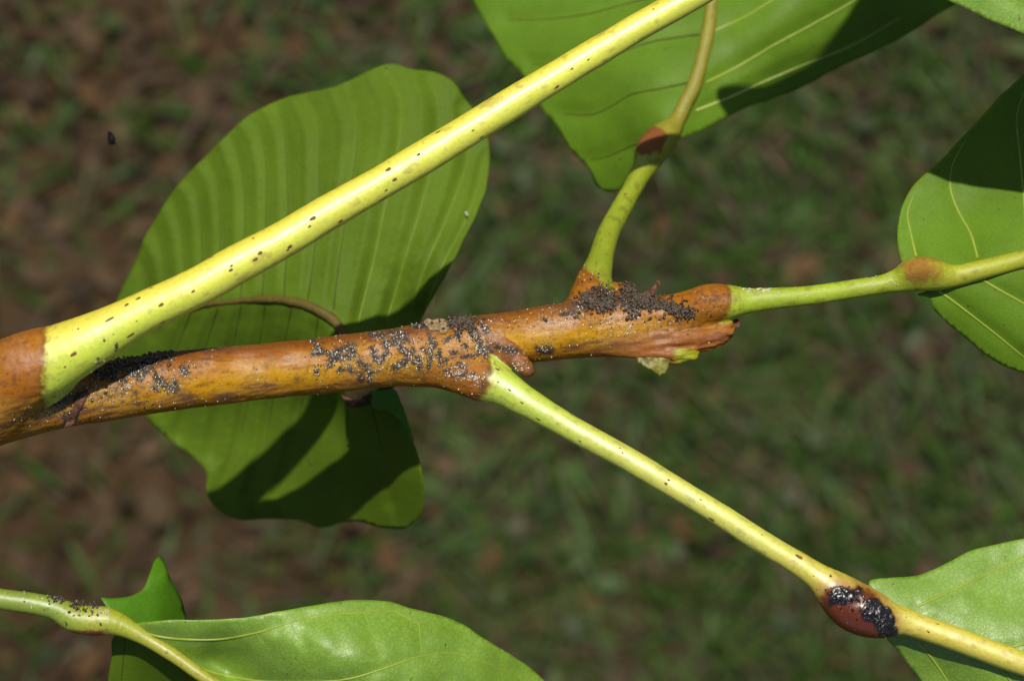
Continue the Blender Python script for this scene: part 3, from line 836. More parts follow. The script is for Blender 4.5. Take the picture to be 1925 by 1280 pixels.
cen = Vb[Fb].mean(1)
fi = iB[Fb[:, 0]]
fg = green[Fb].mean(1) > 0.5
fs = {nm: sB[NAME[nm]][Fb[:, 0]] for nm in NAME}
lab = np.zeros(len(Fb), int)                # 0 twig
ids = {'pet_top': 1, 'pet_low': 2, 'pet_up': 3, 'pet_right': 4}
for nm, k in ids.items():
    lab[fg & (fi == NAME[nm])] = k
def rng_lab(nm, a, b, k, base_ok=True):
    c = BR[NAME[nm]]; m = (fi == NAME[nm]) & (fs[nm] > c.s_at(*a))
    if b is not None: m &= fs[nm] <= c.s_at(*b)
    lab[m] = k
rng_lab('pet_low', (1540, 1085), (1700, 1167), 12); rng_lab('pet_low', (1700, 1167), None, 22)
rng_lab('pet_up', (1207, 322), (1268, 234), 13); rng_lab('pet_up', (1268, 234), None, 23); lab[fi == NAME['pulv_up']] = 13; lab[fi == NAME['pulv_right']] = 14
rng_lab('pet_right', (1690, 527), (1790, 519), 14); rng_lab('pet_right', (1790, 519), None, 24)
lab[fi == NAME['pet_back']] = 5; rng_lab('pet_back', (720, 712), None, 15); lab[fi == NAME['rib_back']] = 25
lab[fi == NAME['spur']] = 30

gloss = (0.10 + 0.34 * sstep(0.35, 0.7, noise(Vb, 0.28, 99, 3))) * (1 - green) + 0.98 * green; gloss = np.where(mr | mu, gloss * 0.42, gloss); gloss = np.where(e_all > 0.3, 0.25, gloss); gloss = np.where(sw > 0.5, 0.5, gloss); gloss = gloss * (1 - bk) + 0.5 * bk; gloss[iB == NAME['pet_back']] = 0.1; gloss[iB == NAME['rib_back']] = 0.15
A = dict(cols=col, rg=rough, wt=warts, gl=gloss)
twig = sub_mesh('twig', lab == 0, branch, **A)
sub_mesh('spur', lab == 30, twig, **A)
pets = {}
for k, lb in ((1, 'thick glossy yellow petiole'), (2, 'yellow-green petiole with a dark swollen end'), (3, 'short olive petiole'), (4, 'slender green petiole'), (5, None)):
    pets[k] = sub_mesh('petiole', lab == k, branch, label=lb, **A)
for k, lb in ((12, 'dark red swelling crusted with wet black'), (13, 'small red-brown swelling'), (14, 'dull pink-brown swelling'), (15, 'blackish swelling')):
    sub_mesh('pulvinus', lab == k, pets[k - 10], label=lb, **A)

# ------------------------------------------------------------------ leaves
def tps(ctrl):
    C = np.array(ctrl, float); P = C[:, :2] / 100; z = C[:, 2]; n = len(P)
    def U(r2): return np.where(r2 > 1e-12, r2 * np.log(np.maximum(r2, 1e-12)), 0)
    K = U(((P[:, None] - P[None]) ** 2).sum(2)) + np.eye(n) * 0.02
    A_ = np.zeros((n + 3, n + 3)); A_[:n, :n] = K; A_[:n, n] = 1; A_[:n, n + 1:] = P; A_[n, :n] = 1; A_[n + 1:, :n] = P.T
    w = np.linalg.solve(A_, np.concatenate([z, np.zeros(3)]))
    def f(Q):
        Q = np.asarray(Q, float) / 100
        out = np.zeros(len(Q))
        for i in range(0, len(Q), 20000):
            q = Q[i:i + 20000]
            out[i:i + 20000] = U(((q[:, None] - P[None]) ** 2).sum(2)) @ w[:n] + w[n] + q @ w[n + 1:]
        return out
    return f

def side_dist(Q, poly):
    """distance to a line, and on which side (+1 east, -1 west) each point lies"""
    best = np.full(len(Q), 1e9); sg = np.ones(len(Q))
    for a, b in zip(poly[:-1], poly[1:]):
        ab = b - a
        t = np.clip(((Q - a) @ ab) / max(ab @ ab, 1e-9), 0, 1)
        r = Q - a - t[:, None] * ab
        d = np.hypot(r[:, 0], r[:, 1]); m = d < best
        best[m] = d[m]; sg[m] = np.where(r[m, 0] >= 0, 1, -1)
    return best, sg

def inside(Q, poly):
    x, y = Q[:, 0], Q[:, 1]; c = np.zeros(len(Q), bool)
    for (x1, y1), (x2, y2) in zip(poly, np.roll(poly, -1, 0)):
        m = (y1 > y) != (y2 > y)
        xi = (x2 - x1) * (y - y1) / np.where(y2 != y1, y2 - y1, 1) + x1
        c ^= m & (x < xi)
    return c

def tube(nodes, sides=8):
    """nodes (n,4) mm + radius -> verts, quads"""
    N = np.asarray(nodes, float); P = N[:, :3]; R = N[:, 3]
    T = np.gradient(P, axis=0); T /= np.linalg.norm(T, axis=1)[:, None]
    u = np.cross(T, np.array([0, 0, 1.0])); u /= np.maximum(np.linalg.norm(u, axis=1), 1e-6)[:, None]
    v = np.cross(u, T)
    th = np.arange(sides) / sides * 2 * np.pi
    V = P[:, None] + R[:, None, None] * (np.cos(th)[None, :, None] * u[:, None] + np.sin(th)[None, :, None] * v[:, None])
    n = len(P); i = np.arange(n - 1)[:, None] * sides; j = np.arange(sides)[None]
    j2 = (j + 1) % sides
    Fq = np.stack([(i + j).ravel(), (i + j2).ravel(), (i + sides + j2).ravel(), (i + sides + j).ravel()], 1)
    return V.reshape(-1, 3), Fq

def chain_px(c, a=None, b=None):
    """pixels + z of a chain's axis between arc points"""
    m = np.ones(len(c.P), bool)
    if a is not None: m &= c.S >= c.s_at(*a)
    if b is not None: m &= c.S <= c.s_at(*b)
    return np.concatenate([to_px(c.P)[m], c.P[m][:, 2:3], c.R[m][:, None]], 1)

def smooth_poly(poly, step):
    P = np.array([(x, y, 0) for x, y in poly], float)
    P = np.vstack([P, P[:1]])
    return catmull(P, step)[:-1, :2]

def make_leaf(parent, outline, ctrl, mat, veins, mid=None, mid_drop=0.4, groove=0.5, gw=16, vein_r=2.6, vein_mat=None, wave=0.5, seed=0, name='leaf', label=None, thick=0.28, edge_tint=(1, 1, 1), vein_mats=None, tint_fn=None, ruffle=0.0, pleat=False):
    """one blade: outline in picture points, a smooth height from control points, dented along its veins; the veins stand on it"""
    ol = smooth_poly(outline, 5.0)
    ol = ol + np.stack([(noise(ol, 0.022, 200 + seed, 2) - .5) * 5, (noise(ol, 0.022, 201 + seed, 2) - .5) * 5], 1)
    ctrl = [tuple(c) for c in ctrl]
    if mid is not None:
        ctrl += [(x, y, z - mid_drop) for x, y, z, r in mid[::2]]
    zf = tps(ctrl)
    vp = [catmull(np.array([(x, y, 0) for x, y in v], float), 8)[:, :2] for v in veins]
    lo, hi = ol.min(0), ol.max(0)
    def grid(step):
        gx, gy = np.meshgrid(np.arange(lo[0], hi[0], step), np.arange(lo[1], hi[1], step * 0.87))
        gx = gx + (np.arange(gx.shape[0]) % 2)[:, None] * step / 2
        return np.stack([gx.ravel(), gy.ravel()], 1)
    q1 = grid(7.0); q1 = q1[(q1[:, 0] > -60) & (q1[:, 0] < 1985) & (q1[:, 1] > -60) & (q1[:, 1] < 1340)]
    q2 = grid(22.0); q2 = q2[~((q2[:, 0] > -65) & (q2[:, 0] < 1990) & (q2[:, 1] > -65) & (q2[:, 1] < 1345))]
    q = np.vstack([q1, q2]); q = q[inside(q, ol)]
    q = q[dist_poly(q, np.vstack([ol, ol[:1]])) > 3.5]
    q = q + rng.uniform(-0.6, 0.6, q.shape)
    allp = np.vstack([ol, q]); nb = len(ol)
    res = delaunay_2d_cdt([Vector(p) for p in allp], [], [list(range(nb))], 1, 1e-4)
    P2 = np.array([tuple(v) for v in res[0]]); Ft = np.array([f for f in res[2] if len(f) == 3], int)
    dv = np.full(len(P2), 1e9)
    sgn = np.ones(len(P2))
    for v in vp:
        d_, s_g = side_dist(P2, v)
        m_ = d_ < dv; dv[m_] = d_[m_]; sgn[m_] = s_g[m_]
    if mid is not None: dm = dist_poly(P2, mid[:, :2])
    else: dm = np.full(len(P2), 1e9)
    de = dist_poly(P2, np.vstack([ol, ol[:1]]))
    def zz(Q, dvv, sg=None):
        z = zf(Q) + (noise(Q, 0.012, 300 + seed, 2) - .5) * wave * 2 + (noise(Q, 0.035, 301 + seed, 2) - .5) * wave * 0.5
        if pleat:
            if sg is None: sg = np.ones(len(Q))
            pr = np.where(sg > 0, np.exp(-(dvv / (gw * 2.6))), np.exp(-(dvv / (gw * 1.35)) ** 2))
            return z - groove * pr * sstep(4, 40, dist_poly(Q, mid[:, :2]))
        if mid is not None:
            return z - groove * np.exp(-(dvv / gw) ** 2) * sstep(4, 40, dist_poly(Q, mid[:, :2]))
        return z - groove * np.exp(-(dvv / gw) ** 2)
    z = zz(P2, dv, sgn)
    z = z + ruffle * (noise(P2, 0.02, 305 + seed, 2) - .5) * sstep(60, 0, de) * 2
    V = at_arr(P2, z)
    # orientation so that the lit side faces up, then a real thickness
    a, b, c = V[Ft[:, 0]], V[Ft[:, 1]], V[Ft[:, 2]]
    fl = np.cross(b - a, c - a)[:, 2] < 0
    Ft[fl] = Ft[fl][:, ::-1]
    nv = np.zeros_like(V); fn = np.cross(V[Ft[:, 1]] - V[Ft[:, 0]], V[Ft[:, 2]] - V[Ft[:, 0]])
    for k in range(3): np.add.at(nv, Ft[:, k], fn)
    nv /= np.maximum(np.linalg.norm(nv, axis=1), 1e-9)[:, None]
    n0 = len(V)
    Vall = np.vstack([V, V - nv * thick * sstep(-0.5, 14, de)[:, None]])
    ee = np.concatenate([Ft[:, [0, 1]], Ft[:, [1, 2]], Ft[:, [2, 0]]])
    key = np.minimum(ee[:, 0], ee[:, 1]) * n0 + np.maximum(ee[:, 0], ee[:, 1])
    u, inv, cnt = np.unique(key, return_inverse=True, return_counts=True)
    be = ee[cnt[inv] == 1]
    side = np.concatenate([np.stack([be[:, 1], be[:, 0], be[:, 0] + n0], 1), np.stack([be[:, 1], be[:, 0] + n0, be[:, 1] + n0], 1)])
    Fall = np.vstack([Ft, Ft[:, ::-1] + n0, side])
    tint = np.ones((n0, 3))
    tint = tint * (0.90 + 0.2 * noise(P2, 0.01, 310 + seed, 3))[:, None]
    tint = mixc(tint, np.array([1.25, 1.15, 1.0]), np.exp(-(dv / 5) ** 2) * 0.35)
    tint = mixc(tint, tint * np.array(edge_tint), sstep(6, 0, de) * 0.8)
    if tint_fn is not None: tint = tint_fn(P2, tint, de, dv)
    me = mesh_np(name, Vall, Fall, mat, cols=np.vstack([tint, tint]))
    o = link(name, me, parent)
    if label: o['label'] = label
    for i, (v, raw) in enumerate(zip(vp, veins)):
        d_self = np.zeros(len(v))
        zc = zz(v, d_self)
        t = np.linspace(0, 1, len(v)); rr = vein_r * (0.45 if vein_mats and vein_mats.get(i) is M_VEIN_LEAF else 1.0) * (1 - 0.72 * t)
        nodes = np.concatenate([at_arr(v, zc - rr * 0.035), (rr * 0.1)[:, None]], 1)
        Vt, Fq = tube(nodes)
        vm = (vein_mats or {}).get(i, vein_mat)
        link('side_vein', mesh_np('side_vein', Vt, Fq, vm), o)
    return o, zf

# the leaf behind the twig
mid1 = chain_px(RIB_BACK)
ol1 = [(198, 640), (205, 600), (222, 560), (240, 520), (265, 465), (290, 415), (330, 355), (380, 300), (430, 252), (480, 210), (540, 183), (600, 170), (650, 155), (690, 135), (735, 121), (772, 130), (820, 136), (850, 153), (872, 186), (897, 215), (916, 255), (921, 300), (915, 345), (898, 395),
       (868, 460), (838, 520), (815, 560), (795, 595), (772, 640), (735, 690), (718, 722), (745, 752), (765, 795), (780, 838), (792, 885), (798, 922), (790, 968), (762, 993), (720, 991), (660, 980), (600, 990), (560, 978), (500, 976), (440, 975), (408, 958), (389, 925), (388, 888), (360, 858), (310, 820), (273, 785), (240, 745), (210, 695)]
c1 = [(785, 800, -26), (779, 888, -31), (760, 985, -42), (692, 969, -47), (600, 985, -60), (430, 960, -65), (400, 900, -65), (280, 790, -66), (215, 690, -66), (700, 800, -35), (632, 758, -46), (565, 930, -60), (556, 846, -58), (450, 800, -62), (740, 125, -50), (600, 172, -50), (480, 212, -53), (330, 355, -57), (240, 520, -60),
      (890, 200, -49), (920, 300, -46), (868, 460, -36), (840, 500, -33), (805, 575, -36), (790, 600, -40), (740, 680, -33), (700, 400, -38), (550, 400, -42), (400, 450, -49), (760, 520, -37), (740, 250, -42)]
v1 = [[(674, 604), (690, 540), (705, 480), (722, 395), (742, 310), (752, 250), (752, 190), (740, 155), (727, 138)],
      [(727, 602), (742, 555), (756, 505), (790, 395), (812, 310), (824, 236), (819, 180), (806, 148)],
      [(775, 575), (798, 505), (832, 429), (862, 353), (880, 290), (878, 240), (868, 205)],
      [(800, 580), (836, 490), (868, 430), (895, 360), (908, 300)],
      [(627, 581), (634, 520), (646, 437), (660, 350), (671, 280), (672, 218), (655, 167)],
      [(579, 562), (586, 520), (593, 458), (600, 380), (601, 311), (594, 218), (571, 178)],
      [(535, 557), (537, 520), (540, 471), (542, 390), (539, 311), (534, 240), (520, 198)],
      [(494, 555), (498, 500), (501, 400), (500, 303), (490, 255), (476, 232)],
      [(453, 559), (458, 480), (462, 400), (457, 330), (438, 265)],
      [(418, 565), (416, 480), (414, 400), (408, 340), (390, 300)],
      [(385, 575), (382, 500), (378, 420), (368, 360), (350, 335)],
      [(350, 580), (348, 500), (341, 430), (325, 375)],
      [(315, 588), (312, 520), (303, 460), (288, 425)],
      [(280, 597), (276, 550), (268, 500), (255, 485)],
      [(650, 640), (655, 720), (653, 790), (647, 852), (632, 920)],
      [(600, 590), (585, 680), (565, 770), (545, 860), (522, 930)],
      [(550, 572), (528, 680), (511, 764), (496, 849), (470, 925)],
      [(500, 568), (482, 680), (463, 770), (440, 860), (415, 921)],
      [(455, 570), (430, 690), (409, 785), (400, 850)],
      [(410, 578), (375, 690), (352, 770), (340, 815)],
      [(360, 585), (320, 690), (300, 760)],
      [(690, 735), (703, 779), (722, 860), (738, 940)]]
leaf1, z1 = make_leaf(branch, ol1, c1, M_LEAF_BACK, v1, mid1, 0.1, groove=1.4, gw=13, pleat=True, vein_r=2.4, vein_mat=M_VEIN_BROWN, wave=0.5, seed=1, label='broad ribbed leaf behind the twig', vein_mats={i: M_VEIN_DIM for i in (0, 1, 2, 3)}, edge_tint=(1.15, 1.15, 1))
sub_mesh('midrib', lab == 25, leaf1, **A)

# the leaf at the top
mid2 = chain_px(PET_UP, (1264, 239))
ol2 = [(1280, 262), (1313, 248), (1380, 214), (1447, 188), (1514, 161), (1582, 124), (1649, 94), (1716, 60), (1766, 27), (1800, 5), (1860, -50), (1890, -150), (1830, -320), (1600, -460), (1350, -500), (1100, -430), (930, -250), (872, -100), (885, -10), (909, 42), (929, 73), (949, 110), (975, 132), (1000, 175),
       (1019, 208), (1042, 229), (1056, 252), (1079, 290), (1105, 319), (1126, 353), (1143, 360), (1163, 357), (1177, 337), (1196, 302), (1240, 270)]
c2 = [(1600, 60, -55), (1700, 40, -58), (1447, 185, -56), (1582, 122, -59), (1700, 66, -62), (1330, 235, -49), (900, 20, -75), (1000, 180, -67), (1060, 255, -63), (1140, 355, -58), (1105, 150, -58), (1180, 250, -51), (1350, -500, -81), (1830, -300, -76), (900, -250, -85), (1450, 60, -50), (1450, -150, -55), (1150, 60, -58)]
v2 = [[(1307, 209), (1370, 184), (1441, 152), (1514, 121), (1595, 89), (1690, 35)],
      [(1327, 156), (1385, 127), (1447, 90), (1530, 45), (1608, 0), (1720, -90)],
      [(1343, 59), (1400, 33), (1454, 0), (1560, -70), (1660, -160)],
      [(1293, 157), (1240, 168), (1183, 180), (1150, 200), (1120, 214), (1059, 215)],
      [(1316, 66), (1270, 72), (1221, 81), (1150, 105), (1060, 122), (1000, 122)],
      [(1335, -32), (1270, -12), (1212, 0), (1160, 13), (1111, 26), (1024, 37), (955, 38)],
      [(1345, -120), (1240, -90), (1100, -60), (960, -50)],
      [(1262, 245), (1230, 262), (1195, 272), (1128, 298), (1110, 300)]]
leaf2, z2 = make_leaf(branch, ol2, c2, M_LEAF_MID, v2, mid2, 0.25, groove=0.6, gw=18, vein_r=3.2, vein_mat=M_VEIN_PALE, wave=0.5, seed=2, label='broad leaf crossing the top, half shaded',
    vein_mats={0: M_VEIN_CREAM, 3: M_VEIN_BROWN, 4: M_VEIN_BROWN, 5: M_VEIN_BROWN, 6: M_VEIN_BROWN, 7: M_VEIN_BROWN})
sub_mesh('midrib', lab == 23, leaf2, **A)

# the leaf at the right
mid3 = chain_px(PET_RIGHT, (1782, 520))
ol3 = [(1745, 520), (1705, 510), (1692, 480), (1687, 440), (1690, 402), (1710, 360), (1760, 308), (1800, 268), (1850, 214), (1890, 172), (1925, 137), (2050, 50), (2200, 60), (2330, 250), (2320, 450), (2200, 640), (2080, 720), (2000, 725), (1925, 703), (1881, 686), (1846, 662), (1806, 629), (1773, 601), (1753, 579), (1749, 562), (1724, 554), (1745, 545), (1775, 535)]
c3 = [(1690, 440, -7), (1712, 500, -4), (1760, 310, -13), (1925, 137, -20), (1830, 400, -9), (1790, 450, -5.5), (1880, 300, -13), (2050, 60, -25), (2300, 300, -17), (1752, 580, -2.5), (1806, 628, -5), (1881, 685, -7), (1850, 600, -2.5), (1925, 560, -1.5), (1925, 640, -3), (2030, 720, -9)]
v3 = [[(1838, 487), (1824, 439), (1801, 397), (1786, 350), (1789, 317), (1815, 262)],
      [(1722, 483), (1712, 439), (1706, 400), (1716, 370)],
      [(1930, 470), (1925, 380), (1917, 290), (1912, 215), (1935, 150)],
      [(1839, 522), (1880, 546), (1925, 571), (2000, 620), (2080, 680)],
      [(1764, 546), (1794, 568), (1823, 590), (1876, 631), (1925, 671), (1985, 712)],
      [(1940, 492), (2010, 530), (2150, 600)]]
leaf3, z3 = make_leaf(branch, ol3, c3, M_LEAF_MID, v3, mid3, 0.4, groove=0.5, gw=14, vein_r=3.2, vein_mat=M_VEIN_PALE, wave=0.35, seed=3, label='leaf at the slender petiole, partly shaded', edge_tint=(1.3, 1.25, 1.0))
sub_mesh('midrib', lab == 24, leaf3, **A)

# the leaf at the lower right
mid4 = chain_px(PET_LOW, (1700, 1167))
ol4 = [(1680, 1165), (1655, 1130), (1634, 1103), (1637, 1092), (1650, 1088), (1668, 1087), (1709, 1084), (1758, 1068), (1795, 1050), (1820, 1036), (1857, 1026), (1925, 1013), (2050, 990), (2250, 1020), (2380, 1180), (2360, 1400), (2200, 1540), (1980, 1520), (1830, 1420), (1760, 1325), (1734, 1280), (1709, 1249), (1687, 1219), (1668, 1197), (1682, 1186)]
c4 = [(1637, 1096, 7.5), (1660, 1125, 8.5), (1668, 1090, 6.5), (1709, 1086, 5), (1795, 1052, 2.5), (1925, 1015, -0.5), (1780, 1120, 7), (1850, 1110, 5), (1925, 1130, 5), (2200, 1020, -8), (1690, 1222, 5), (1670, 1195, 7.5), (1735, 1280, 2.5), (1780, 1240, 6), (1830, 1280, 6), (1980, 1500, -6), (2300, 1300, 0)]
v4 = [[(1722, 1140), (1760, 1123), (1795, 1106), (1840, 1086), (1882, 1065), (1925, 1045), (2050, 1000)],
      [(1721, 1198), (1746, 1229), (1765, 1255), (1785, 1286), (1830, 1370)],
      [(1890, 1262), (1897, 1275), (1905, 1300), (1960, 1390)],
      [(1905, 1215), (1990, 1190), (2120, 1120)]]
leaf4, z4 = make_leaf(branch, ol4, c4, M_LEAF_LIGHT, v4, mid4, 0.9, groove=0.35, gw=14, vein_r=3.2, vein_mat=M_VEIN_PALE, wave=1.0, seed=4, label='pale glossy leaf beyond the dark swelling', edge_tint=(1.05, 1.15, 0.9))
sub_mesh('midrib', lab == 22, leaf4, **A)

# the bottom-left leaf, a thing of its own
gs = STALK
dS, sS = gs.eval(Vs, None, True); pxS = to_px(Vs)
cS = np.tile(np.array([0.16, 0.22, 0.018]), (len(Vs), 1)) * (0.85 + 0.3 * noise(Vs, 0.2, 75, 3))[:, None]
cS = mixc(cS, np.array([0.27, 0.29, 0.014]), sstep(90, 190, pxS[:, 0]) * 0.9)
cS = mixc(cS, np.array([0.29, 0.26, 0.03]), sstep(240, 300, pxS[:, 0]) * 0.5)
rd = sstep(0.35, 0.6, noise(Vs, 0.9, 76, 3) + 0.25 * sstep(1180, 1194, pxS[:, 1])) * sstep(1178, 1188, pxS[:, 1]) * sstep(118, 135, pxS[:, 0]) * sstep(206, 190, pxS[:, 0])
cS = mixc(cS, np.array([0.14, 0.04, 0.006]), rd)
cS = mixc(cS, np.array([0.06, 0.03, 0.01]), sstep(0.74, 0.80, noise(Vs, 1.3, 77, 2)) * 0.5)
rS = 0.34 + 0.08 * noise(Vs, 0.6, 78); wS = np.full(len(Vs), 0.12) + rd * 0.5
Vs2 = Vs + Ns * ((noise(Vs, 0.15, 79, 2) - .5) * 0.3)[:, None]
low = thing('drooping_leaf', 'light green leaf on a crumb-dusted stalk, with a bright folded base lobe', 'leaf', at(0, 1125, -6))
fsS = sS[Fs[:, 0]]
k1, k2, k3 = gs.s_at(115, 1148), gs.s_at(222, 1172), gs.s_at(250, 1186)
AS = dict(V=Vs2, F=Fs, cols=cS, rg=rS, wt=wS, gl=np.full(len(Vs), 0.5))
pet5 = sub_mesh('petiole', fsS <= k1, low, **AS)
sub_mesh('pulvinus', (fsS > k1) & (fsS <= k2), pet5, label='yellow swelling blushed red below', **AS)
mid5 = chain_px(STALK, (240, 1181))
ol5 = [(238, 1180), (258, 1172), (285, 1168), (311, 1165), (365, 1164), (432, 1161), (480, 1157), (525, 1148), (585, 1136), (637, 1129), (706, 1128), (736, 1131), (766, 1142), (826, 1154), (872, 1173), (911, 1199), (962, 1231), (1001, 1258), (1025, 1279), (1090, 1345), (1110, 1440), (1000, 1560), (800, 1600), (640, 1540), (560, 1420), (460, 1322), (378, 1270), (324, 1233), (270, 1200)]
c5 = [(311, 1166, -3.5), (290, 1185, -4.6), (365, 1164, -2), (350, 1200, -3.4), (400, 1205, -4), (432, 1161, -0.5), (480, 1190, -1), (585, 1137, -2), (720, 1129, -7), (872, 1174, -14), (1025, 1279, -24), (600, 1210, 2.5), (480, 1235, -4), (395, 1240, -9), (430, 1265, -10), (540, 1280, -4), (700, 1210, 0), (720, 1262, 0.5), (800, 1260, -4), (880, 1240, -10), (1090, 1400, -28), (700, 1560, -14), (620, 1300, -1)]
v5 = [[(244, 1182), (270, 1188), (292, 1194), (351, 1201), (405, 1201), (486, 1188), (555, 1167), (616, 1155), (676, 1151), (727, 1146), (757, 1156), (787, 1172)],
      [(360, 1250), (410, 1266), (459, 1276), (560, 1281), (661, 1274), (721, 1256), (796, 1232), (857, 1228), (917, 1246), (977, 1274)],
      [(787, 1172), (830, 1165), (872, 1180)],
      [(545, 1169), (560, 1195), (575, 1220)], [(610, 1157), (625, 1180), (640, 1215)], [(685, 1151), (700, 1190), (714, 1230)], [(788, 1173), (790, 1200), (795, 1230)], [(480, 1189), (500, 1215)]]
leaf5, z5 = make_leaf(low, ol5, c5, M_LEAF_LIGHT, v5, mid5, 0.6, groove=0.35, gw=14, vein_r=3.4, vein_mat=M_VEIN_PALE, wave=1.3, seed=5, edge_tint=(1.1, 1.15, 0.9), vein_mats={i: M_VEIN_LEAF for i in (2, 3, 4, 5, 6, 7)} | {0: M_VEIN_PALE}, name='leaf_blade')
sub_mesh('midrib', fsS > k2, leaf5, **AS)
fin = [(188, 1121), (211, 1124), (243, 1121), (267, 1108), (284, 1072), (292, 1052), (300, 1045), (307, 1050), (312, 1066), (320, 1086), (333, 1108), (343, 1132), (350, 1160), (352, 1176), (310, 1190), (262, 1192), (225, 1165), (200, 1140)]
cf = [(188, 1122, -7), (243, 1122, -9.5), (270, 1112, -12), (303, 1048, -20), (312, 1080, -16), (335, 1115, -20), (352, 1170, -23), (300, 1150, -13), (262, 1190, -8.5), (225, 1165, -6.5), (310, 1190, -13)]
make_leaf(low, fin, cf, M_LEAF_LOBE, [], None, groove=0, wave=0.4, seed=6, name='base_lobe', label='bright folded lobe with a torn tip')
flap = [(252, 1190), (226, 1186), (213, 1198), (209, 1235), (203, 1280), (205, 1350), (260, 1430), (360, 1460), (450, 1400), (470, 1330), (378, 1268), (324, 1230)]
cfl = [(252, 1190, -9), (213, 1200, -13), (206, 1260, -17), (215, 1350, -24), (360, 1450, -34), (460, 1360, -22), (378, 1275, -12), (324, 1235, -10), (300, 1300, -21)]
make_leaf(low, flap, cfl, M_LEAF_BACK, [[(235, 1200), (232, 1240), (225, 1300)]], None, groove=0.3, wave=0.5, seed=7, name='base_lobe', label='shaded lobe, given a darker green, hanging below the midrib', vein_r=2.2, vein_mat=M_VEIN_BROWN)  # shade on this lobe put into its colour by the darker leaf material

# the leaf that comes in over the top right corner
ZN = 36.0
near = thing('overhanging_leaf', 'light green leaf edge entering over the upper corner, above all others', 'leaf', at(2600, -200, ZN))
ol6 = [(1780, 0), (1850, 33), (1925, 65), (2080, 115), (2300, 150), (2550, 60), (2660, -180), (2560, -600), (2220, -800), (1930, -770), (1785, -640), (1660, -490), (1560, -425), (1430, -352), (1470, -305), (1580, -215), (1700, -88)]  # unseen left part shaped to throw its shadow on the leaf below
c6 = [(1780, 0, ZN), (1925, 65, ZN - 1), (1850, -40, ZN + 1.5), (1490, -345, ZN - 3), (1760, -530, ZN - 1), (1700, -90, ZN), (2660, -180, ZN), (2450, -600, ZN - 6), (2300, 150, ZN - 5), (2000, -200, ZN + 3)]
mid6n = [(2900, -200, 18, ZN - 2), (2660, -190, 18, ZN), (2400, -190, 16, ZN + 1), (2000, -185, 12, ZN + 2.5), (1750, -240, 8, ZN), (1560, -330, 4, ZN - 2.5)]
v6 = [[(2500, -185), (2300, -60), (2080, 40), (1950, 25), (1900, 0), (1870, -15)], [(2050, -185), (1900, -110), (1800, -60), (1740, -70)], [(2350, -190), (2200, -330), (1980, -420)]]
leaf6, z6 = make_leaf(near, ol6, c6, M_LEAF_LIGHT, v6, None, groove=0.3, vein_r=3, vein_mat=M_VEIN_PALE, wave=0.4, seed=8, name='leaf_blade', edge_tint=(1.2, 1.1, .8))
mn = catmull(np.array([(*at(x, y, z6(np.array([[x, y]]))[0] - 0.2 if x < 2650 else z), r * 0.092) for x, y, r, z in mid6n]), 3)
Vt, Fq = tube(mn, 14)
link('midrib', mesh_np('midrib', Vt, Fq, M_VEIN_PALE), leaf6)

# ------------------------------------------------------------------ things on the skin: crumbs, lenticels, flakes
CAMP = Vector((0, 0, D))
STALK_BVH = BVHTree.FromPolygons([Vector(v) for v in Vs2], [tuple(f) for f in Fs])
def hit(px, py, bvh=None):
    d = (Vector(at(px, py, 0)) - CAMP).normalized()
    loc, n, i, dist = (bvh or Vbvh).ray_cast(CAMP, d)
    if loc is None: return None
    if n.dot(d) > 0: n = -n
    return np.array(loc), np.array(n)

phi = (1 + 5 ** 0.5) / 2
ICO = np.array([(-1, phi, 0), (1, phi, 0), (-1, -phi, 0), (1, -phi, 0), (0, -1, phi), (0, 1, phi), (0, -1, -phi), (0, 1, -phi), (phi, 0, -1), (phi, 0, 1), (-phi, 0, -1), (-phi, 0, 1)]) / math.sqrt(1 + phi * phi)
ICOF = np.array([(0, 11, 5), (0, 5, 1), (0, 1, 7), (0, 7, 10), (0, 10, 11), (1, 5, 9), (5, 11, 4), (11, 10, 2), (10, 7, 6), (7, 1, 8), (3, 9, 4), (3, 4, 2), (3, 2, 6), (3, 6, 8), (3, 8, 9), (4, 9, 5), (2, 4, 11), (6, 2, 10), (8, 6, 7), (9, 8, 1)])

class Grains:
    def __init__(self): self.V, self.F, self.n = [], [], 0
    def add(self, p, r, elong=1.0):
        A_ = rng.normal(size=(3, 3)); q, _ = np.linalg.qr(A_)
        v = ICO * (1 + rng.uniform(-.25, .25, (12, 1))) * np.array([elong, 1, 0.75])
        self.V.append(v @ q.T * r + p); self.F.append(ICOF + self.n); self.n += 12
    def build(self, name, mat, parent, label):
        if not self.n: return
        o = link(name, mesh_np(name, np.vstack(self.V), np.vstack(self.F), mat, smooth=False), parent)
        o['kind'] = 'stuff'; o['label'] = label
        return o

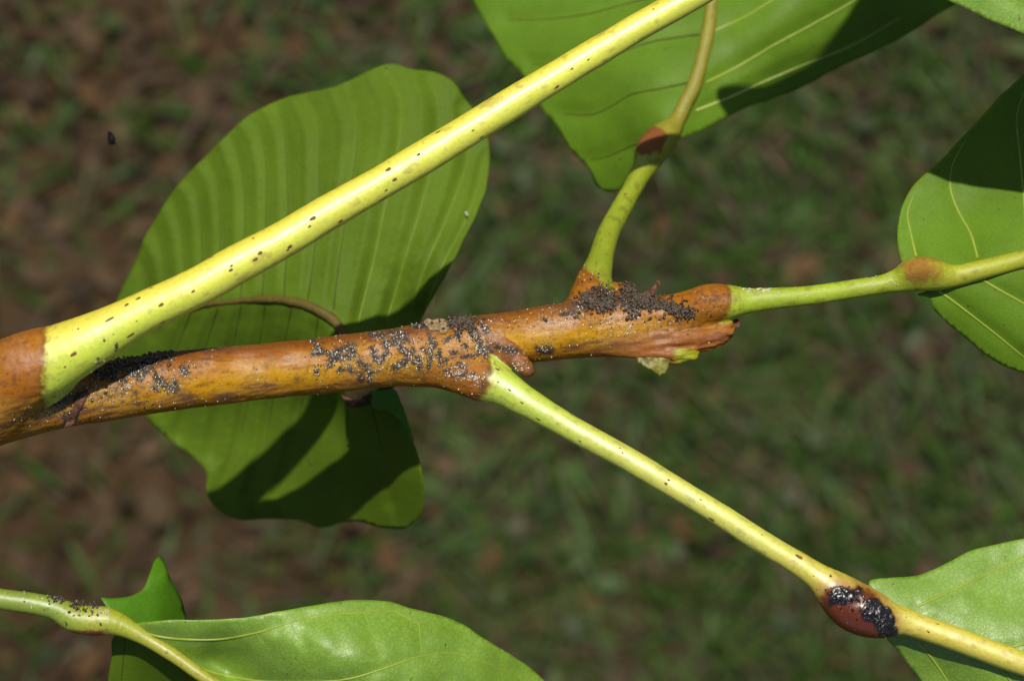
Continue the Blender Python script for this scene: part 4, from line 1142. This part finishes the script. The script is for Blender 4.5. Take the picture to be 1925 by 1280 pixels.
dark, pale = Grains(), Grains()
darkS, paleS = Grains(), Grains()
def cluster(poly, width, nd_, np_, rd=(0.035, 0.15), rp=(0.035, 0.14), pile=0.10, bvh=None, gd=None, gp=None):
    gd = gd or dark; gp = gp or pale
    P = np.array(poly, float)
    L = np.concatenate([[0], np.cumsum(np.hypot(*np.diff(P, axis=0).T))]) if len(P) > 1 else np.array([0.0])
    nd_ = int(nd_ * 2.4); np_ = int(np_ * 1.3)
    for k in range(nd_ + np_):
        s = rng.uniform(0, L[-1]) if L[-1] > 0 else 0
        wd = width * (0.40 + 0.75 * rng.random() ** 2 + (1.3 if rng.random() < 0.22 else 0)) * (1.0 + 0.45 * math.sin(s * 0.55 + P[0, 0]))
        x = np.interp(s, L, P[:, 0]) + rng.normal(0, wd); y = np.interp(s, L, P[:, 1]) + rng.normal(0, wd)
        h = hit(x, y, bvh)
        if h is None or h[0][2] < -12: continue
        p, n = h
        if k < nd_:
            gd.add(p + n * rng.uniform(-0.05, pile), rd[0] * 0.7 + (rd[1] * 1.15 - rd[0] * 0.7) * rng.random() ** 2, rng.uniform(0.8, 1.6))
        else:
            gp.add(p + n * (rng.uniform(0.0, pile) * 0.7 + 0.02), rp[0] * 0.8 + (rp[1] * 1.1 - rp[0] * 0.8) * rng.random() ** 2, rng.uniform(0.8, 1.9))

for a_, k_ in CLUSTERS: cluster(*a_, **k_)
dark.build('dark_crumbs', M_DARK, twig, 'blackish crumbs crusted on the bark')
pale.build('pale_grains', M_PALE, twig, 'tiny pale shining grains stuck to the bark')
# on the lower-left stalk
cluster([(95, 1122), (120, 1126)], 5, 60, 20, (.1, .28), pile=.5, bvh=STALK_BVH, gd=darkS, gp=paleS)
cluster([(140, 1134), (165, 1132), (182, 1136)], 7, 190, 70, (.1, .3), pile=.9, bvh=STALK_BVH, gd=darkS, gp=paleS)
cluster([(10, 1115), (100, 1125)], 14, 0, 30, rp=(.07, .14), bvh=STALK_BVH, gd=darkS, gp=paleS)
cluster([(175, 1152), (205, 1150)], 7, 4, 60, rp=(.07, .15), bvh=STALK_BVH, gd=darkS, gp=paleS)
darkS.build('dark_crumbs', M_DARK, pet5, 'dark crumbs heaped on the stalk')
paleS.build('pale_grains', M_PALE, pet5, 'pale grains dusted along the stalk')

wet, glint_grains = Grains(), Grains()  # pale grains imitate bright glints on the wet black coating
for poly, w, n1_, n2_ in (([(1570, 1116), (1590, 1120), (1605, 1128)], 13, 90, 90), ([(1630, 1130), (1640, 1150), (1660, 1166)], 12, 90, 70), ([(1655, 1178), (1672, 1172)], 9, 40, 40)):
    cluster(poly, w, int(n1_ / 1.5), n2_, (0.10, 0.30), (0.035, 0.075), 0.06, None, wet, glint_grains)
wet.build('wet_crust', M_WET, bpy.data.objects['pulvinus'], 'wet black crust on the swelling')
glint_grains.build('pale_grains', M_PALE, bpy.data.objects['pulvinus'], 'pale grains standing in for glints on the black crust')

# lenticels: low corky lens shapes, one mesh, each its own object
def lens_mesh():
    V, F_ = [(0, 0, 0.30)], []
    for r, z in ((0.55, 0.22), (0.92, 0.05), (1.0, -0.25)):
        for k in range(10):
            a = k / 10 * 2 * math.pi; w = 1 + 0.12 * math.sin(3 * a + r * 5)
            V.append((r * w * math.cos(a), r * w * math.sin(a), z))
    tri = [(0, 1 + k, 1 + (k + 1) % 10) for k in range(10)]
    for q in range(2):
        for k in range(10):
            a, b = 1 + q * 10 + k, 1 + q * 10 + (k + 1) % 10
            tri += [(a, a + 10, b + 10), (a, b + 10, b)]
    return mesh_np('lenticel', np.array(V) * 0.001, tri, M_LENT, world_space=True)
LENS = lens_mesh()
def lenticel(px, py, a, b, dirpx, parent, bvh=None):
    h = hit(px, py, bvh)
    if h is None: return
    p, n = h
    n = Vector(n); t = Vector((dirpx[0], -dirpx[1], 0)); t = (t - n * t.dot(n)).normalized(); bt = n.cross(t)
    sc_ = 0.1 * (D - p[2]) / D
    Mx = Matrix((t * (a * 0.46 * sc_), bt * (b * 0.40 * sc_), n * 0.2)).transposed().to_4x4()
    Mx.translation = Vector(to_world(np.array([p]))[0])
    o = bpy.data.objects.new('lenticel', LENS); COL.objects.link(o); o.parent = parent
    o.matrix_parent_inverse = parent_world(parent).inverted(); o.matrix_basis = Mx
d1 = (0.86, -0.5)
for x, y, a, b in [(730, 319, 15, 9), (742, 338, 13, 8), (787, 291, 10, 7), (588, 411, 17, 9), (582, 426, 9, 5), (545, 464, 12, 9), (541, 470, 9, 6), (640, 416, 13, 8), (480, 488, 14, 8), (489, 476, 12, 9), (363, 548, 10, 6), (303, 573, 14, 8), (434, 508, 11, 7), (435, 500, 8, 5), (246, 630, 22, 7), (205, 601, 30, 6),
                   (138, 666, 22, 9), (305, 606, 14, 6), (260, 561, 13, 8), (284, 541, 11, 6), (333, 511, 34, 7), (397, 484, 12, 6), (720, 374, 18, 7), (726, 358, 9, 5), (823, 249, 14, 7), (1047, 164, 14, 7), (905, 258, 10, 5), (889, 246, 7, 4), (555, 393, 12, 5), (476, 448, 8, 5), (704, 306, 8, 5), (122, 690, 7, 5), (147, 618, 6, 5), (238, 573, 12, 8), (1106, 113, 7, 4), (1075, 130, 9, 4), (1228, 18, 5, 4)]:
    lenticel(x, y, a, b, d1, pets[1])
d2 = (0.86, 0.51)
for x, y, a, b in [(1252, 909, 9, 6), (1257, 902, 7, 5), (1338, 976, 17, 7), (1502, 1046, 20, 9), (1170, 851, 6, 4), (1165, 842, 5, 3), (1317, 939, 8, 3), (1090, 829, 9, 4), (958, 733, 10, 4), (981, 757, 9, 4), (1012, 788, 12, 5), (935, 694, 12, 6), (1432, 1005, 5, 3), (952, 671, 8, 5), (936, 718, 5, 4)]:
    lenticel(x, y, a, b, d2, pets[2])
for x, y, a, b in [(1175, 365, 9, 6), (1180, 398, 6, 4), (1121, 460, 8, 5), (1145, 470, 5, 3)]:
    lenticel(x, y, a, b, (0.42, -0.9), pets[3])
for x, y, a, b in [(1762, 1172, 10, 3), (1745, 1187, 9, 4)]:
    lenticel(x, y, a, b, d2, leaf4)
for x, y, a, b in [(149, 1156, 8, 6), (46, 1130, 6, 4), (203, 1186, 8, 4)]:
    lenticel(x, y, a, b, (0.95, 0.3), pet5, STALK_BVH)

# torn scraps: ragged little plates with thickness
def scrap(name, poly, z, mat, parent, label=None, thick=0.5, bend=0.0, seed=0, subdiv=3.0, tilt=(0, 0)):
    ol = smooth_poly(poly, 3.0)
    ol = ol + np.stack([(noise(ol, 0.2, 400 + seed, 2) - .5) * 5, (noise(ol, 0.2, 401 + seed, 2) - .5) * 5], 1)
    lo, hi = ol.min(0), ol.max(0)
    gx, gy = np.meshgrid(np.arange(lo[0], hi[0], subdiv), np.arange(lo[1], hi[1], subdiv))
    q = np.stack([gx.ravel(), gy.ravel()], 1); q = q[inside(q, ol)]; q = q[dist_poly(q, np.vstack([ol, ol[:1]])) > 1.5] + 0.0
    q = q + rng.uniform(-.4, .4, q.shape)
    res = delaunay_2d_cdt([Vector(p) for p in np.vstack([ol, q])], [], [list(range(len(ol)))], 1, 1e-4)
    P2 = np.array([tuple(v) for v in res[0]]); Ft = np.array([f for f in res[2] if len(f) == 3], int)
    c = P2.mean(0); w = np.ptp(P2, axis=0).max()
    de = dist_poly(P2, np.vstack([ol, ol[:1]]))
    zt = (z if not callable(z) else z(P2)) + tilt[0] * (P2[:, 0] - c[0]) + tilt[1] * (P2[:, 1] - c[1]) + bend * ((P2 - c) ** 2).sum(1) / w + (noise(P2, 0.12, 410 + seed, 3) - .5) * thick * 1.6
    V = at_arr(P2, zt); Vb_ = at_arr(P2, zt - thick * sstep(-3, 4, de))
    a, b, cc = V[Ft[:, 0]], V[Ft[:, 1]], V[Ft[:, 2]]
    fl = np.cross(b - a, cc - a)[:, 2] < 0; Ft[fl] = Ft[fl][:, ::-1]
    n0 = len(V)
    ee = np.concatenate([Ft[:, [0, 1]], Ft[:, [1, 2]], Ft[:, [2, 0]]]); key = np.minimum(ee[:, 0], ee[:, 1]) * n0 + np.maximum(ee[:, 0], ee[:, 1])
    u, inv, cnt = np.unique(key, return_inverse=True, return_counts=True); be = ee[cnt[inv] == 1]
    side = np.concatenate([np.stack([be[:, 1], be[:, 0], be[:, 0] + n0], 1), np.stack([be[:, 1], be[:, 0] + n0, be[:, 1] + n0], 1)])
    o = link(name, mesh_np(name, np.vstack([V, Vb_]), np.vstack([Ft, Ft[:, ::-1] + n0, side]), mat, cols=np.ones((2 * n0, 3))), parent)
    if label: o['label'] = label
    return o
def zskin(P2, lift=0.25):
    out = []
    for p in P2:
        h = hit(*p); out.append(np.nan if h is None or h[0][2] < -8 else h[0][2] + lift)
    out = np.array(out); ok = ~np.isnan(out)
    out[~ok] = out[ok].min() - 0.3
    return np.maximum(out, np.percentile(out, 40) - 1.0)
scrap('bark_flake', [(797, 607), (800, 600), (815, 601), (826, 599), (840, 602), (846, 612), (842, 622), (832, 626), (822, 622), (808, 620), (803, 614)], zskin, M_FLAKE, twig, 'curled tan flake', 0.5, 0.0, 1)
scrap('stipule', [(1195, 672), (1212, 666), (1250, 664), (1258, 668), (1256, 690), (1246, 704), (1240, 706), (1225, 694), (1208, 688)], 3.0, M_STIP, twig, 'torn olive triangle hanging below', 0.5, -0.03, 2)
scrap('scale', [(1180, 568), (1198, 552), (1215, 548), (1228, 538), (1239, 527), (1241, 528), (1236, 542), (1230, 556), (1220, 570), (1200, 578)], lambda P: 1.2 + 0.0 * P[:, 0], M_SCALE, twig, 'dark torn spike', 0.9, 0.0, 3)
scrap('scale', [(1372, 605), (1385, 600), (1392, 606), (1391, 616), (1380, 614), (1368, 616)], 0.8, M_SCALE, twig, 'small dark flake at the tip', 0.4, 0.03, 4)
scrap('scale', [(120, 803), (132, 775), (150, 745), (165, 733), (162, 748), (148, 775), (134, 800)], lambda P: zskin(P, 0.35), M_SCALE, twig, 'reddish dry sliver', 0.4, 0.0, 5)
scrap('scale', [(1080, 584), (1086, 582), (1092, 594), (1090, 600), (1083, 594)], lambda P: zskin(P, 0.3), M_FLAKE, twig, None, 0.3, 0.0, 6)
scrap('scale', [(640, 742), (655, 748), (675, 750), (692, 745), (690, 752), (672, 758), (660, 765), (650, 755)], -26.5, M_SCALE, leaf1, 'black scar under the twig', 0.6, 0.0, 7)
# dangling curl at the back leaf's base
def zcurl(P): return -24 + 0.02 * (P[:, 0] - 740) - 0.05 * (P[:, 1] - 740)
scrap('leaf_fold', [(698, 736), (716, 726), (738, 728), (752, 752), (766, 790), (778, 830), (784, 858), (770, 820), (752, 790), (730, 772), (702, 766)], zcurl, M_LEAF_LOBE, leaf1, 'small dark green turned-up fold', 0.3, 0.03, 8)
sp = Grains(); 
for q in range(5): sp.add(at(877 + rng.uniform(-3, 3), 402 + rng.uniform(-3, 3), z1(np.array([[877, 402]]))[0] + 0.5), 0.22)
sp.build('white_speck', M_PALE, leaf1, 'white speck on the leaf')

# small dark fly over the bare soil
fz = -40.0
fly = thing('fly', 'tiny black fly above the bare brown soil', 'insect', at(210, 262, fz))
def ellipsoid(name, c, r, mat, parent, rot=0.0):
    V, F_ = [], []
    nu, nv_ = 12, 8
    for i in range(nv_ + 1):
        t = math.pi * i / nv_
        for j in range(nu):
            a = 2 * math.pi * j / nu
            V.append((math.sin(t) * math.cos(a) * r[0], math.sin(t) * math.sin(a) * r[1], math.cos(t) * r[2]))
    for i in range(nv_):
        for j in range(nu):
            F_.append((i * nu + j, (i + 1) * nu + j, (i + 1) * nu + (j + 1) % nu, i * nu + (j + 1) % nu))
    V = np.array(V); cr, sr = math.cos(rot), math.sin(rot)
    V = np.stack([V[:, 0] * cr - V[:, 1] * sr, V[:, 0] * sr + V[:, 1] * cr, V[:, 2]], 1) + c
    return link(name, mesh_np(name, V, F_, mat), parent)
fc = at(210, 262, fz)
ellipsoid('body', fc, (0.85, 1.25, 0.8), M_BLACK, fly, 0.3)
ellipsoid('head', fc + np.array([-0.35, 1.15, 0]), (0.5, 0.42, 0.45), M_BLACK, fly, 0.3)
for s in (-1, 1):
    ellipsoid('wing', fc + np.array([s * 0.55 + 0.1, -0.5, 0.45]), (0.32, 0.8, 0.04), M_BLACK, fly, s * 0.25 + 0.3)
